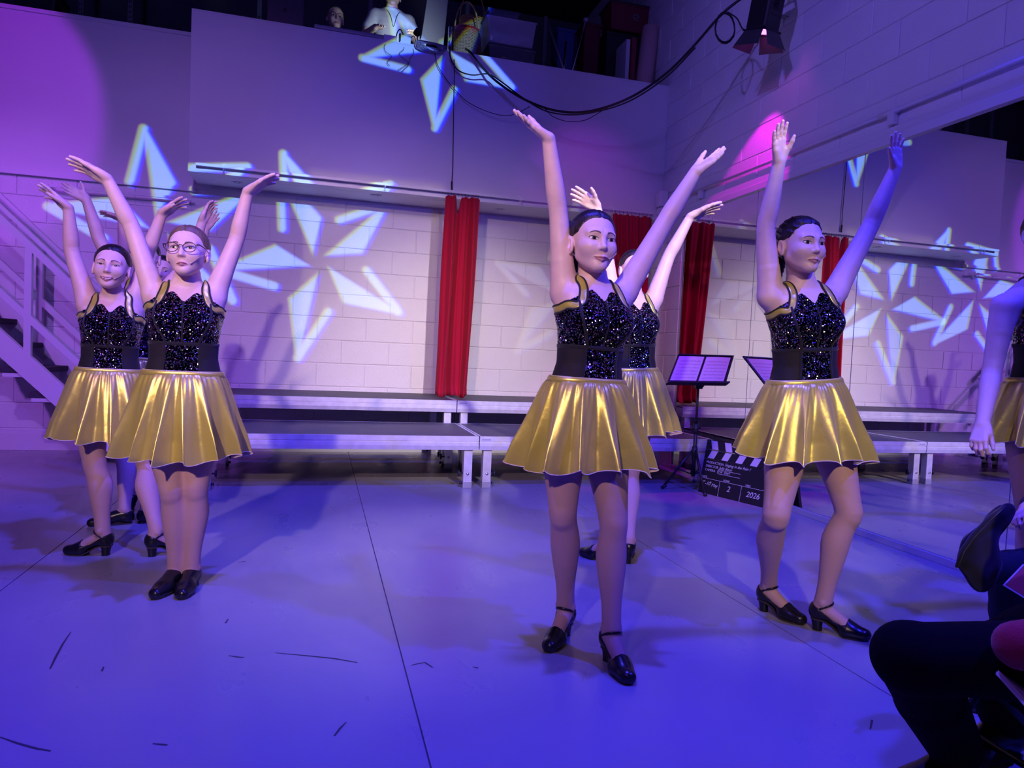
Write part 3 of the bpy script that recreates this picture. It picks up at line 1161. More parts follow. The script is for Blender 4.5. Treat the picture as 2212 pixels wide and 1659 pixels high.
def cranium_d(q):
    d = ell_d(q, (0, -0.016, 0.026), (0.0735, 0.094, 0.082))
    return smin(d, ell_d(q, (0, 0.022, -0.028), (0.0605, 0.066, 0.080)), 0.03)


def march(fn, q, it=36, step=0.75):
    """slide points along -y onto the face"""
    q = np.array(q, float)
    q[:, 1] = 0.125
    for _ in range(it):
        q[:, 1] -= fn(q.astype(F32)) * step
    return q


def face_patch(hf, hs, fr, p, outline, nu, off):
    """outline(u) -> x, z_low, z_high; makes a patch lying on the face"""
    rows = []
    for i in range(nu + 1):
        x, zl, zh = outline(i / nu)
        rows.append([(x, 0, zl + (zh - zl) * k / 6) for k in range(7)])
    pts = np.array(rows).reshape(-1, 3)
    q = march(lambda a: head_d(a, p), pts)
    q[:, 1] += off
    return fr.world(q * hs).reshape(nu + 1, 7, 3)


def build_face(root, fr, hs, p, base):
    """eyes, brows, lips as thin pieces lying on the face"""
    for sx in (-1, 1):
        cx = 0.0305 * sx
        hh = p.get('eye', 1.0)

        def eye(u, gl=1.0):
            t = u * 2 - 1
            x = cx + 0.0160 * t
            arch = max(0.0, 1 - t * t)
            tilt = 0.0012 * t * sx
            return x, -0.0047 * hh * arch ** 0.8 + tilt - 0.0005, 0.0056 * hh * arch ** 0.65 + tilt
        R = face_patch(head_d, hs, fr, p, eye, 14, 0.0004)
        ew = MB().grid([list(r) for r in R]).build('eye', eye_white, root)
        gx = p.get('gaze', 0.0)

        def disc(rad):
            def f(u):
                a = u * 2 - 1
                x = cx + gx * 0.004 + rad * a
                h = rad * math.sqrt(max(0.0, 1 - a * a))
                t = (x - cx) / 0.0160
                _, lo, hi = eye((t + 1) / 2)
                return x, max(-h, lo + 0.0002), min(h, hi - 0.0002)
            return f
        MB().grid([list(r) for r in face_patch(head_d, hs, fr, p, disc(0.0070), 10, 0.0009)]).build('iris', iris_m, ew)
        MB().grid([list(r) for r in face_patch(head_d, hs, fr, p, disc(0.0031), 8, 0.0013)]).build('pupil', pupil_m, ew)

        def lash(u):
            x, lo, hi = eye(u)
            o = u if sx > 0 else 1 - u
            return x, hi - 0.0004, hi + 0.0014 + 0.0010 * o
        MB().grid([list(r) for r in face_patch(head_d, hs, fr, p, lash, 14, 0.0014)]).build('eyelashes', lash_m, ew)

        def lowlash(u):
            x, lo, hi = eye(u)
            return x, lo - 0.0003, lo + 0.0003
        MB().grid([list(r) for r in face_patch(head_d, hs, fr, p, lowlash, 12, 0.0010)]).build('lower_lashes', lash_m, ew)

        def brow(u):
            o = u if sx > 0 else 1 - u         # 0 at the nose side
            x = sx * (0.0125 + 0.034 * o)
            z = 0.0165 + 0.0075 * math.sin(PI * min(1, o * 0.85) ** 0.9) - 0.004 * o
            w = 0.0030 * (1 - o) ** 0.5 + 0.0006
            return x, z - w * 0.8, z + w * 0.8
        MB().grid([list(r) for r in face_patch(head_d, hs, fr, p, brow, 14, 0.0008)]).build('eyebrow', brow_m, root)
    sm = p.get('smile', 0)
    op = p.get('open', 0)
    w = 0.0225 + 0.004 * sm
    cz = -0.0640 + 0.006 * sm

    def mid(t):
        return (-0.0648 - op * 0.3) * (1 - t * t) + cz * t * t

    def upper(u):
        t = u * 2 - 1
        m = mid(t)
        top = 0.0062 * (1 - abs(t)) ** 0.6 - 0.0012 * math.exp(-(t / 0.12) ** 2)
        return w * t, m + op * 0.5 * (1 - t * t), m + top + op * 0.3 + 0.0004

    def lower(u):
        t = u * 2 - 1
        m = mid(t)
        return w * t * 0.97, m - 0.0082 * (1 - t * t) ** 0.7 - op - 0.0003, m - op * 0.7 * (1 - t * t)

    def line(u):
        t = u * 2 - 1
        m = mid(t)
        h = 0.0009 + op * 0.6 * (1 - t * t)
        return w * 1.04 * t, m - h - op * 0.2, m + h
    MB().grid([list(r) for r in face_patch(head_d, hs, fr, p, upper, 16, 0.0008)]).build('upper_lip', lip_m, root)
    MB().grid([list(r) for r in face_patch(head_d, hs, fr, p, lower, 16, 0.0008)]).build('lower_lip', lip_m, root)
    MB().grid([list(r) for r in face_patch(head_d, hs, fr, p, line, 16, 0.0016)]).build('mouth_line', mouth_m, root)
    if op > 0.002:
        def teeth(u):
            t = u * 2 - 1
            m = mid(t * 0.75)
            return w * 0.72 * t, m - op * 0.35, m + op * 0.45
        MB().grid([list(r) for r in face_patch(head_d, hs, fr, p, teeth, 12, 0.0022)]).build('teeth', teeth_m, root)


def build_hair(root, fr, hs, m, style, base):
    lo, hi = -0.13, 0.13
    a = np.arange(-0.100, 0.101, 0.0035, dtype=F32)
    b = np.arange(-0.150, 0.105, 0.0035, dtype=F32)
    c = np.arange(-0.250 if style in ('ponytail', 'braid') else -0.115, 0.130, 0.0035, dtype=F32)
    f = Field(a, b, c)
    P = np.stack(np.meshgrid(a, b, c, indexing='ij'), -1)
    x, y, z = P[..., 0], P[..., 1], P[..., 2]
    if style == 'short':
        shell = cranium_d(P) - 0.007
        cut = (y - 0.045) * 0.75 - (z - 0.062) * 0.66
        low = -0.045 - z + y * 0.2
        d = np.maximum(np.maximum(shell, cut), low)
    else:
        # sleek, pulled back: thin shell with combed ridges and a centre parting
        az = np.arctan2(np.abs(x), y + 0.30)
        ridg = 0.0011 * np.sin(az * 210 + 6 * np.sin(z * 30)) * np.clip((0.06 - y) / 0.05, 0.2, 1)
        part = 0.0045 * np.exp(-(x / 0.0035) ** 2) * np.clip((y + 0.01) / 0.03, 0, 1)
                # hairline: high on the forehead, down in front of the ear, under the nape
        fz = np.interp(z, [-0.12, -0.075, -0.048, -0.015, 0.012, 0.024, 0.050, 0.068, 0.083, 0.11], [-0.080, -0.066, -0.046, -0.034, -0.012, 0.026, 0.040, 0.054, 0.078, 0.12])
        fz = fz + 0.006 * np.clip(1 - np.abs(x) / 0.02, 0, 1) * (z > 0.05)
        thick = np.clip((fz - y) / 0.050, 0, 1)
        thick = 0.0010 + 0.0062 * thick * (2 - thick)
        shell = cranium_d(P) - thick + ridg + part
        cut = (y - fz) * 0.8
        low = (-0.078 - z)
        d = np.maximum(np.maximum(shell, cut), low)
        if style == 'bun':
            bun = ell_d(P, (0, -0.118, 0.012), (0.036, 0.026, 0.036)) + 0.002 * np.sin(np.arctan2(x, z - 0.012) * 4 + np.hypot(x, z - 0.012) * 240)
            d = smin(d, bun, 0.008)
        if style == 'ponytail':
            tail = [(0, -0.112, -0.010), (0.010, -0.130, -0.060), (0.036, -0.105, -0.130), (0.050, -0.07, -0.21)]
            rr = [0.017, 0.022, 0.018, 0.006]
            for i in range(3):
                d = smin(d, cone_d(P, np.array(tail[i]), np.array(tail[i + 1]), rr[i], rr[i + 1]) + 0.001 * np.sin(x * 900), 0.012)
        if style == 'braid':
            pts = catmull([(0.0, -0.108, -0.030), (0.015, -0.108, -0.085), (0.040, -0.085, -0.14), (0.045, -0.065, -0.215)], 6)
            for i, p in enumerate(pts):
                o = (0.007 if i % 2 else -0.007)
                d = smin(d, ell_d(P, (p[0] + o, p[1], p[2]), (0.017 - i * 0.0004, 0.016, 0.014)), 0.003)
            # bumpy plaits along the side of the head
            d = d - 0.0022 * np.maximum(0, np.sin(z * 260 + y * 120)) * (np.abs(x) > 0.03)
    f.d = d.astype(F32)
    V, Q = f.mesh()
    return link('hair', np_mesh('hair', fr.world(V * hs), Q, [m]), root)


# ------------------------------------------------------------------ hand: palm, four fingers of unequal length, thumb from the side
def hand_prims(fld, wrist, d, n, left, sc=1.0, curl=(0.10, 0.12, 0.15, 0.2), spread=0.10, thumb=(0.75, 0.25), fan=None):
    d = unit(d)
    n = unit(np.asarray(n, float) - d * (np.asarray(n, float) @ d))
    s = np.cross(n, d) if left else np.cross(d, n)      # towards the thumb
    w = np.asarray(wrist, float)
    pts = [w]
    L = 0.078 * sc
    # metacarpals fan out from the wrist
    kn = []
    for i, off in enumerate((0.026, 0.009, -0.008, -0.024)):
        k = w + d * (L + (0.004, 0.006, 0.002, -0.006)[i] * sc) + s * off * sc - n * 0.003 * sc
        a = w + s * off * 0.55 * sc + d * 0.004
        fld.cone(a, k, 0.0130 * sc, 0.0100 * sc, 0.012)
        kn.append(k)
    # fleshy base of the thumb and heel of the hand
    fld.cone(w + s * 0.018 * sc + d * 0.014 * sc + n * 0.004 * sc, w + s * 0.027 * sc + d * 0.042 * sc + n * 0.006 * sc, 0.0135 * sc, 0.0110 * sc, 0.012)
    fld.cone(w - s * 0.014 * sc + d * 0.012 * sc + n * 0.004 * sc, w - s * 0.020 * sc + d * 0.045 * sc + n * 0.003 * sc, 0.0120 * sc, 0.0095 * sc, 0.012)
    lens = (0.066, 0.074, 0.068, 0.053)
    for i in range(4):
        ang = (1.0, 0.3, -0.4, -1.15)[i] * spread
        if fan: ang = fan[i]
        fd = unit(d * math.cos(ang) + s * math.sin(ang))
        c = curl[i]
        p = kn[i]
        r = 0.0086 * sc * (0.98, 1.0, 0.97, 0.88)[i]
        bend = c * 0.5
        for j, fr in enumerate((0.46, 0.30, 0.24)):
            dd = unit(fd * math.cos(bend) + n * math.sin(bend))
            q = p + dd * lens[i] * sc * fr
            r2 = r * (0.92, 0.90, 0.86)[j]
            fld.cone(p, q, r, r2, 0.004)
            p, r = q, r2
            bend += c
        pts.append(p)
    # thumb
    a0, a1 = thumb
    td = unit(d * math.cos(a0) + s * math.sin(a0) + n * a1)
    p0 = w + s * 0.022 * sc + d * 0.022 * sc + n * 0.004 * sc
    p1 = p0 + td * 0.036 * sc
    td2 = unit(td + d * 0.35)
    p2 = p1 + td2 * 0.026 * sc
    p3 = p2 + unit(td2 + d * 0.2) * 0.020 * sc
    fld.cone(p0, p1, 0.0125 * sc, 0.0098 * sc, 0.010)
    fld.cone(p1, p2, 0.0098 * sc, 0.0088 * sc, 0.004)
    fld.cone(p2, p3, 0.0088 * sc, 0.0066 * sc, 0.004)
    pts += [p3]
    return pts


# ------------------------------------------------------------------ torso: stacked elliptical sections along a bent spine
TORSO = np.array([
    # t, half width, half depth, forward offset
    (-0.16, 0.090, 0.070, 0.000), (-0.06, 0.150, 0.100, -0.008), (0.05, 0.160, 0.105, -0.010), (0.20, 0.150, 0.096, -0.004),
    (0.40, 0.126, 0.080, 0.004), (0.56, 0.129, 0.086, 0.006), (0.70, 0.138, 0.094, 0.008), (0.80, 0.140, 0.088, 0.004),
    (0.89, 0.130, 0.072, -0.006), (0.96, 0.085, 0.056, -0.014), (1.03, 0.056, 0.050, -0.014), (1.08, 0.045, 0.045, -0.012)])


class Torso:
    def __init__(self, pelvis, neck, yaw, w=1.0, lean=0.0, bow=(0, 0)):
        self.o = np.asarray(pelvis, float)
        up = np.asarray(neck, float) - self.o
        self.L = np.linalg.norm(up)
        f = np.array([math.sin(yaw), -math.cos(yaw), 0.0])
        self.fr = frame_from(self.o, f, up)
        self.fr.R[0] *= -1          # x towards the viewer's right for a figure facing the camera = the figure's left
        self.w = w
        self.bow = bow

    def d(self, P, grow=0.0, gx=0.0):
        q = (P - self.o.astype(F32)) @ self.fr.R.T.astype(F32)
        t = q[..., 2] / self.L
        a = np.interp(t, TORSO[:, 0], TORSO[:, 1]) * self.w + grow
        b = np.interp(t, TORSO[:, 0], TORSO[:, 2]) * (0.5 + 0.5 * self.w) + grow
        c = np.interp(t, TORSO[:, 0], TORSO[:, 3])
        bw = np.sin(np.clip(t, 0, 1) * PI)
        x = q[..., 0] - self.bow[0] * bw
        y = q[..., 1] - c - self.bow[1] * bw
        # squarer chest: superellipse
        e = 2.35
        k0 = (np.abs(x / a) ** e + np.abs(y / b) ** e) ** (1 / e) + 1e-6
        d = (k0 - 1) * np.minimum(a, b) * 0.92
        # bust
        if self.bust:
            qs = np.stack([np.abs(x), y, q[..., 2]], -1)
            d = smin(d, ell_d(qs, (0.060 * self.w, 0.062, 0.70 * self.L), (0.056, 0.050 + 0.016 * self.bust, 0.058)) - grow, 0.035)
        dz = np.maximum(q[..., 2] - 1.08 * self.L, -0.16 * self.L - q[..., 2])
        return np.maximum(d, dz)

    bust = 0.5

    def local(self, P):
        return (np.asarray(P, float) - self.o) @ self.fr.R.T

    def world(self, q):
        return np.asarray(q, float) @ self.fr.R + self.o

    def ring(self, ang, t, out=0.0):
        """point on the surface at angle ang (0 = front, + = figure's left) and height t"""
        a = np.interp(t, TORSO[:, 0], TORSO[:, 1]) * self.w
        dirx = math.sin(ang); diry = math.cos(ang)
        lo, hi = 0.0, 0.35
        c = np.interp(t, TORSO[:, 0], TORSO[:, 3])
        for _ in range(26):
            m = (lo + hi) / 2
            p = self.world((dirx * m, diry * m + c, t * self.L))
            if self.d(p[None].astype(F32))[0] < out: lo = m
            else: hi = m
        return p


# ------------------------------------------------------------------ feet and shoes
def foot_d(q, hh, sc=1.0):
    """q = (along, side, up) from the heel; hh = heel height"""
    q = q / sc
    h = hh / sc
    d = ell_d(q, (0.028, 0, h + 0.030), (0.030, 0.028, 0.032))
    d = smin(d, cone_d(q, np.array([0.042, 0, h + 0.048]), np.array([0.150, 0.002, 0.034]), 0.032, 0.0235), 0.02)
    d = smin(d, cone_d(q, np.array([0.135, -0.016, 0.024]), np.array([0.195, -0.008, 0.020]), 0.0215, 0.0165), 0.02)
    d = smin(d, cone_d(q, np.array([0.140, 0.016, 0.025]), np.array([0.205, 0.006, 0.021]), 0.0215, 0.0165), 0.02)
    return d * sc


def make_shoe(root, fr, hh, kind, leg_fn, sc=1.0, name='shoe'):
    a = np.arange(-0.02, 0.245, 0.003, dtype=F32)
    b = np.arange(-0.055, 0.0555, 0.003, dtype=F32)
    c = np.arange(-0.006, 0.145, 0.003, dtype=F32)
    f = Field(a, b, c)
    P = np.stack(np.meshgrid(a, b, c, indexing='ij'), -1)
    s, l, z = P[..., 0] / sc, P[..., 1], P[..., 2]
    d = foot_d(P, hh, sc) - 0.0055
    if kind == 'heel':
        top = np.interp(s, [0.0, 0.03, 0.06, 0.09, 0.118, 0.135, 0.15, 0.17], [hh + 0.064, hh + 0.050, hh + 0.030, 0.75 * hh + 0.022, 0.45 * hh + 0.026, 0.050, 0.09, 0.2])
        top = top - 0.16 * np.clip(np.abs(l) - 0.02, 0, 1) * 0 
        d = np.maximum(d, (z - top) * 0.6)
    else:
        top = np.interp(s, [0.0, 0.03, 0.07, 0.10, 0.12], [hh + 0.068, hh + 0.060, hh + 0.066, hh + 0.085, 0.3])
        d = np.maximum(d, (z - top) * 0.7)
    f.d = np.maximum(d, -z + 0.0005).astype(F32)
    V, Q = f.mesh()
    sh = link(name, np_mesh(name, fr.world(V), Q, [shoe_m]), root)
    # sole: outline of the shoe, a few millimetres thick, following the arch
    L, Rr, Lt, Rt = [], [], [], []
    for k in range(15):
        sx = 0.004 + 0.214 * k / 14
        w = np.interp(sx, [0.0, 0.02, 0.06, 0.10, 0.15, 0.19, 0.218], [0.014, 0.027, 0.026, 0.029, 0.037, 0.031, 0.010]) * sc
        zz = hh * (1 - min(1, max(0, (sx - 0.045) / 0.10)) ** 1.0) if kind == 'heel' else 0.0
        zz = hh * 0.5 * (1 + math.cos(PI * min(1, max(0, (sx - 0.04) / 0.11)))) if kind == 'heel' else hh * 0.3
        for lst, sg, dz in ((L, 1, 0), (Rr, -1, 0), (Lt, 1, 0.006), (Rt, -1, 0.006)):
            lst.append(fr.world((sx * sc, sg * w, max(0.0005, zz - 0.002) + dz)))
    MB().grid([L, Rr, Rt, Lt], False, close=False).grid([Lt, L], False).build('sole', sole_m, sh)
    if kind == 'heel':
        n = 14
        rows = []
        for zz, g in ((0.0, 0.80), (0.010, 0.78), (hh * 0.6, 0.86), (hh + 0.012, 1.08)):
            rows.append([fr.world(((0.026 - 0.012 * (1 - zz / (hh + 0.012)) * -0.3 + 0.024 * g * math.cos(2 * PI * k / n)) * sc, 0.0235 * g * math.sin(2 * PI * k / n) * sc, zz)) for k in range(n)])
        MB().grid(rows, True, close=True).add(rows[0], [tuple(range(n))]).build('heel_block', shoe_m, sh)
        # ankle strap with a buckle
        path = []
        for k in range(25):
            t = k / 24
            a = math.radians(-118 + 236 * t)
            zc = hh + 0.052 + 0.020 * math.cos(a)
            lo, hi = 0.0, 0.09
            for _ in range(18):
                m = (lo + hi) / 2
                p = np.array([[0.046 * sc + m * math.cos(a), m * math.sin(a), zc]], F32)
                if min(float(foot_d(p, hh, sc)[0]), float(leg_fn(p)[0])) < 0.003: lo = m
                else: hi = m
            path.append(fr.world((0.046 * sc + lo * math.cos(a), lo * math.sin(a), zc)))
        m = MB()
        for dz in (0,):
            lo_, hi_ = [p + np.array([0, 0, -0.0048]) for p in path], [p + np.array([0, 0, 0.0048]) for p in path]
            c0 = np.mean(path, 0)
            out = [p + unit((p - c0) * np.array([1, 1, 0])) * 0.0025 for p in path]
            m.grid([lo_, [o + np.array([0, 0, -0.004]) for o in out], [o + np.array([0, 0, 0.004]) for o in out], hi_])
        m.build('strap', shoe_m, sh)
        p = path[20]
        c0 = np.mean(path, 0)
        nrm = unit((p - c0) * np.array([1, 1, 0]))
        tg = np.cross(nrm, [0, 0, 1])
        q = p + nrm * 0.004
        ring = [q + tg * sx * 0.007 + np.array([0, 0, sz * 0.007]) for sx, sz in ((-1, -1), (1, -1), (1, 1), (-1, 1), (-1, -1))]
        MB().tube(ring, 0.0012, 5).tube([q - tg * 0.006, q + tg * 0.006], 0.0009, 5).build('buckle', buckle_m, sh)
    return sh


def ribbon(fld, path, w0, w1, off, thick, m, name, parent, closed=False):
    """a band lying on the body: from w0 to w1 across the path"""
    P = np.array(path, float)
    P = fld.project(P, 0.0)
    N = fld.grad(P)
    T = np.zeros_like(P)
    T[1:-1] = P[2:] - P[:-2]
    T[0] = P[1] - P[0]; T[-1] = P[-1] - P[-2]
    S = np.cross(N, T)
    S /= np.linalg.norm(S, axis=1, keepdims=True) + 1e-9
    rows = []
    K = 5
    for k in range(K):
        w = w0 + (w1 - w0) * k / (K - 1)
        o = off + (thick if 0 < k < K - 1 else 0.0)
        q = fld.project(P + S * w, o, 6)
        rows.append([tuple(x) for x in q])
    # turned edges
    e0 = [tuple(x) for x in fld.project(np.array(rows[0]), off - 0.004, 4)]
    e1 = [tuple(x) for x in fld.project(np.array(rows[-1]), off - 0.004, 4)]
    return MB().grid([e0] + rows + [e1]).build(name, m, parent)


# ------------------------------------------------------------------ a whole dancer
def dancer(name, label, Y0, J, fine=0.0032, coarse=0.0065, hs=0.97, head=None, face=None, yaw=0.0, w=1.0, hair='bun', hair_mat=None,
           skin=None, hands=None, shoes='heel', skirt=None, group=None, extras=(), arm=1.0, leg=1.0, parts=True, seed=1, bow=(0, 0), hide_face=False, bust=0.5):
    """J: pixel joints (u, v, dy); feet are (u, v) of ankle and toe, solved on the floor"""
    skin = skin or skin_m
    hair_mat = hair_mat or hair_dark
    face = face or {}

    def P(k):
        u, v, dy = J[k]
        return aty(u, v, Y0 + dy)
    hh = 0.045 if shoes == 'heel' else 0.010
    pel, neck = P('pelvis'), P('neck')
    T = Torso(pel, neck, math.radians(yaw), w, bow=bow)
    T.bust = bust
    side = T.fr.R[0]
    base = np.array([pel[0], pel[1], 0.0])
    root = thing(name, label, 'person', base, group)
    arms_up = all(('wrist' + s not in J) or J['wrist' + s][1] < J['sh' + s][1] for s in 'RL')
    # head frame
    hd = head or {}
    hy, hp, hr = [math.radians(hd.get(k, 0)) for k in ('yaw', 'pitch', 'roll')]
    f = np.array([math.sin(hy) * math.cos(hp), -math.cos(hy) * math.cos(hp), math.sin(hp)])
    rt = np.array([math.cos(hy), math.sin(hy), 0])
    up = np.cross(rt, f) * 1.0
    up = unit(up if up[2] > 0 else -up)
    up = unit(up * math.cos(hr) + rt * math.sin(hr))
    hc = P('head')
    hf = frame_from(hc, f, up)
    # joints
    feet = {}
    for s in 'RL':
        if 'ankle' + s in J:
            u, v = J['ankle' + s][:2]
            an = atz(u, v, hh + 0.085)
            tu, tv = J['toe' + s][:2]
            to = atz(tu, tv, 0.012)
            dr = unit((to - an) * np.array([1, 1, 0]))
            if 'footyaw' + s in J:
                fy = math.radians(J['footyaw' + s])
                dr = np.array([math.sin(fy), -math.cos(fy), 0])
            fsc = J.get('foot', 0.97)
            heel = np.array([an[0], an[1], 0]) - dr * 0.046 * fsc
            ffr = Frame(heel, dr, np.cross([0, 0, 1], dr), [0, 0, 1])
            feet[s] = (ffr, fsc, heel + dr * 0.046 * fsc + np.array([0, 0, hh + 0.075]), an)
    pts = {k: P(k) for k in J if isinstance(J[k], tuple) and len(J[k]) == 3}
    lo = np.min([p for p in pts.values()] + [f_[2] for f_ in feet.values()], 0) - 0.14
    hi = np.max([p for p in pts.values()] + [f_[2] for f_ in feet.values()], 0) + 0.14
    hi[2] = max(hi[2], hc[2] + 0.14)
    lo[2] = -0.004 if feet else lo[2]
    for s in feet:
        tip = feet[s][0].world((0.24, 0, 0))
        lo = np.minimum(lo, np.array([tip[0] - 0.05, tip[1] - 0.05, lo[2]]))
        hi = np.maximum(hi, np.array([tip[0] + 0.05, tip[1] + 0.05, hi[2]]))
    zones = [[], [], []]
    for n, r in ((0, 0.09), (1, 0.125), (2, 0.125)):
        zones[n].append((hc[n] - r * hs, hc[n] + r * hs))
    for s in 'RL':
        if 'wrist' + s in J:
            a, b = P('wrist' + s), P('tip' + s)
            for n in range(3):
                zones[n].append((min(a[n], b[n]) - 0.045, max(a[n], b[n]) + 0.045))
    ax = [axis_of(lo[n], hi[n], zones[n], fine, coarse) for n in range(3)]
    fld = Field(*ax)
    # torso
    tl, th = np.minimum(pel, neck) - 0.22, np.maximum(pel, neck) + 0.20
    fld.union(lambda q: T.d(q), tl, th, 0.02)
    # neck and head
    hb = hf.world(np.array([0, -0.028, -0.045]) * hs)
    nb = T.world((0, -0.012, 0.95 * T.L))
    fld.cone(nb, hb, 0.043 * (0.6 + 0.4 * w), 0.0385, 0.025)
    fld.union(lambda q: head_d(hf.loc(q) / F32(hs), face) * hs, hc - 0.135 * hs, hc + 0.135 * hs, 0.012)
    # arms
    A = arm
    for s, sg in (('R', -1), ('L', 1)):
        if 'sh' + s not in J: continue
        sh, el, wr, tp = P('sh' + s), P('elbow' + s), P('wrist' + s), P('tip' + s)
        ch = T.world((sg * 0.085 * w, -0.005, 0.86 * T.L))
        lat = T.world((sg * 0.105 * w, -0.012, 0.74 * T.L))
        fld.cone(ch, sh, 0.052 * A, 0.047 * A, 0.04)
        m1 = sh * 0.6 + el * 0.4
        # latissimus and pectoral folds towards a raised arm
        fld.cone(lat, sh * 0.75 + el * 0.25, 0.034 * A, 0.034 * A, 0.025)
        fld.chain([sh, sh * 0.8 + el * 0.2, m1], [r * A for r in (0.0465, 0.0448, 0.0425)], 0.02, 2)
        fld.chain([sh, m1, el, el * 0.70 + wr * 0.30, el * 0.35 + wr * 0.65, wr], [r * A for r in (0.0465, 0.0425, 0.0350, 0.0352, 0.0295, 0.0240)], 0.005, 3)
        h = (hands or {}).get(s, {})
        hd_ = tp - wr
        sc = h.get('sc', np.linalg.norm(hd_) / 0.165)
        hand_prims(fld, wr, hd_, h.get('n', (0, 0, -1)), s == 'L', sc, h.get('curl', (0.10, 0.12, 0.15, 0.2)), h.get('spread', 0.08), h.get('thumb', (0.75, 0.25)), h.get('fan'))
    # legs
    G = leg
    legs = {}
    for s, sg in (('R', -1), ('L', 1)):
        if s not in feet: continue
        ffr, fsc, an, _ = feet[s]
        hip = T.world((sg * 0.083 * w, 0.0, -0.02 * T.L))
        kn = P('knee' + s)
        fwd = ffr.R[0]
        th1 = hip * 0.62 + kn * 0.38 + fwd * 0.008
        calf = kn * 0.68 + an * 0.32 - fwd * 0.014
        low = kn * 0.22 + an * 0.78 - fwd * 0.004
        fld.chain([hip, th1, hip * 0.25 + kn * 0.75 + fwd * 0.006, kn, kn * 0.88 + an * 0.12 - fwd * 0.004, calf, kn * 0.5 + an * 0.5 - fwd * 0.010, low, an], [r * G for r in (0.090, 0.077, 0.0580, 0.0490, 0.0470, 0.0530, 0.0470, 0.0345, 0.0335)], 0.025, 3)
        fld.cone(kn + fwd * 0.018, kn + fwd * 0.015 - np.array([0, 0, 0.025]), 0.030 * G, 0.028 * G, 0.02)
        legs[s] = (low, an)
        fl_, fh_ = ffr.world((0.1, 0, 0.05)) - 0.15, ffr.world((0.1, 0, 0.05)) + 0.15
        fld.union(lambda q: foot_d(ffr.loc(q), hh, fsc), fl_, fh_, 0.015)
        # ankle bones
        for l in (-1, 1):
            c = an + ffr.R[1] * l * 0.027 + np.array([0, 0, -0.004])
            fld.cone(c, c, 0.011, 0.011, 0.012)
    V, Q = fld.mesh()
    cen = V[Q].mean(1)
    t = T.local(cen)
    mi = (t[:, 2] < 0.25 * T.L).astype(int)
    arms_low = np.zeros(len(cen), bool)
    for s in 'RL':
        if 'wrist' + s in J:
            wr, el = P('wrist' + s), P('elbow' + s)
            if el[2] > wr[2]:
                arms_low |= cone_d(cen, el, P('tip' + s), 0.075, 0.09) < 0
    mi[arms_low] = 0
    body = link('body', np_mesh('body', V, Q, [skin, tights_m], mi), root)
    # face, hair
    if not hide_face:
        build_face(root, hf, hs, face, base)
    build_hair(root, hf, hs, hair_mat, hair, base)
    if hd.get('mic', True):
        path = np.array([(-0.076, 0.000, 0.012), (-0.070, 0.020, -0.012), (-0.056, 0.058, -0.040), (-0.042, 0.078, -0.054), (-0.034, 0.088, -0.060)])
        q = march(lambda a: head_d(a, face), path[2:] * np.array([1, 0, 1]))
        q[:, 1] += 0.004
        path[2:] = q
        pw = [hf.world(p * hs) for p in path]
        mc = MB().tube(catmull(pw, 4), 0.0011, 6).build('headset_microphone', beige_m, root)
        e = unit(pw[-1] - pw[-2])
        MB().tube([pw[-1] - e * 0.003, pw[-1] + e * 0.002, pw[-1] + e * 0.006], [0.0022, 0.0034, 0.0026], 8).build('microphone_tip', mat('mic_tip', (0.55, 0.45, 0.40), 0.4), mc)
    # bodice
    WT = 0.285
    pad = 0.05
    a = axis_of(tl[0] + pad, th[0] - pad, [], 0.0045, 0.0045)
    b = axis_of(tl[1] + pad, th[1] - pad, [], 0.0045, 0.0045)
    c = axis_of(pel[2] + 0.2 * T.L, neck[2] + 0.02, [], 0.0045, 0.0045)
    bf = Field(a, b, c)
    PP = np.stack(np.meshgrid(a, b, c, indexing='ij'), -1)
    q = T.local(PP)
    ang = np.degrees(np.abs(np.arctan2(q[..., 0] / w, q[..., 1] + 0.015)))
    top = np.interp(ang, [0, 6, 22, 34, 44, 60, 75, 90, 120, 180], [0.845, 0.858, 0.905, 0.925, 0.905, 0.855, 0.810, 0.785, 0.785, 0.79])
    d = T.d(PP.astype(F32), 0.0045)
    if arms_up:
        d = np.maximum(fld.sample(PP.reshape(-1, 3)).reshape(d.shape) - 0.0048, d - 0.026)
    d = np.maximum(d, (q[..., 2] - top * T.L) * 0.8)
    d = np.maximum(d, (WT - 0.01) * T.L - q[..., 2])
    bf.d = d.astype(F32)
    BV, BQ = bf.mesh()
    bc = T.local(BV[BQ].mean(1))
    bt = bc[:, 2] / T.L
    ba = np.degrees(np.arctan2(bc[:, 0], bc[:, 1] - np.interp(bt, TORSO[:, 0], TORSO[:, 3])))
    UB = 0.515
    pan = (bt < UB) & (np.abs(ba) > 40) & (np.abs(ba) < 140)
    v_, q_ = submesh(BV, BQ, ~pan)
    bod = link('bodice', np_mesh('bodice', v_, q_, [sequin_m]), root)
    for sg in (-1, 1):
        kp = pan & (np.sign(ba) == sg)
        if kp.any():
            v_, q_ = submesh(BV, BQ, kp)
            link('side_panel', np_mesh('side_panel', v_, q_, [mesh_m]), bod)

    def tpath(fn, n):
        return [T.ring(*fn(k / (n - 1)), out=0.004) for k in range(n)]
    R_ = math.radians
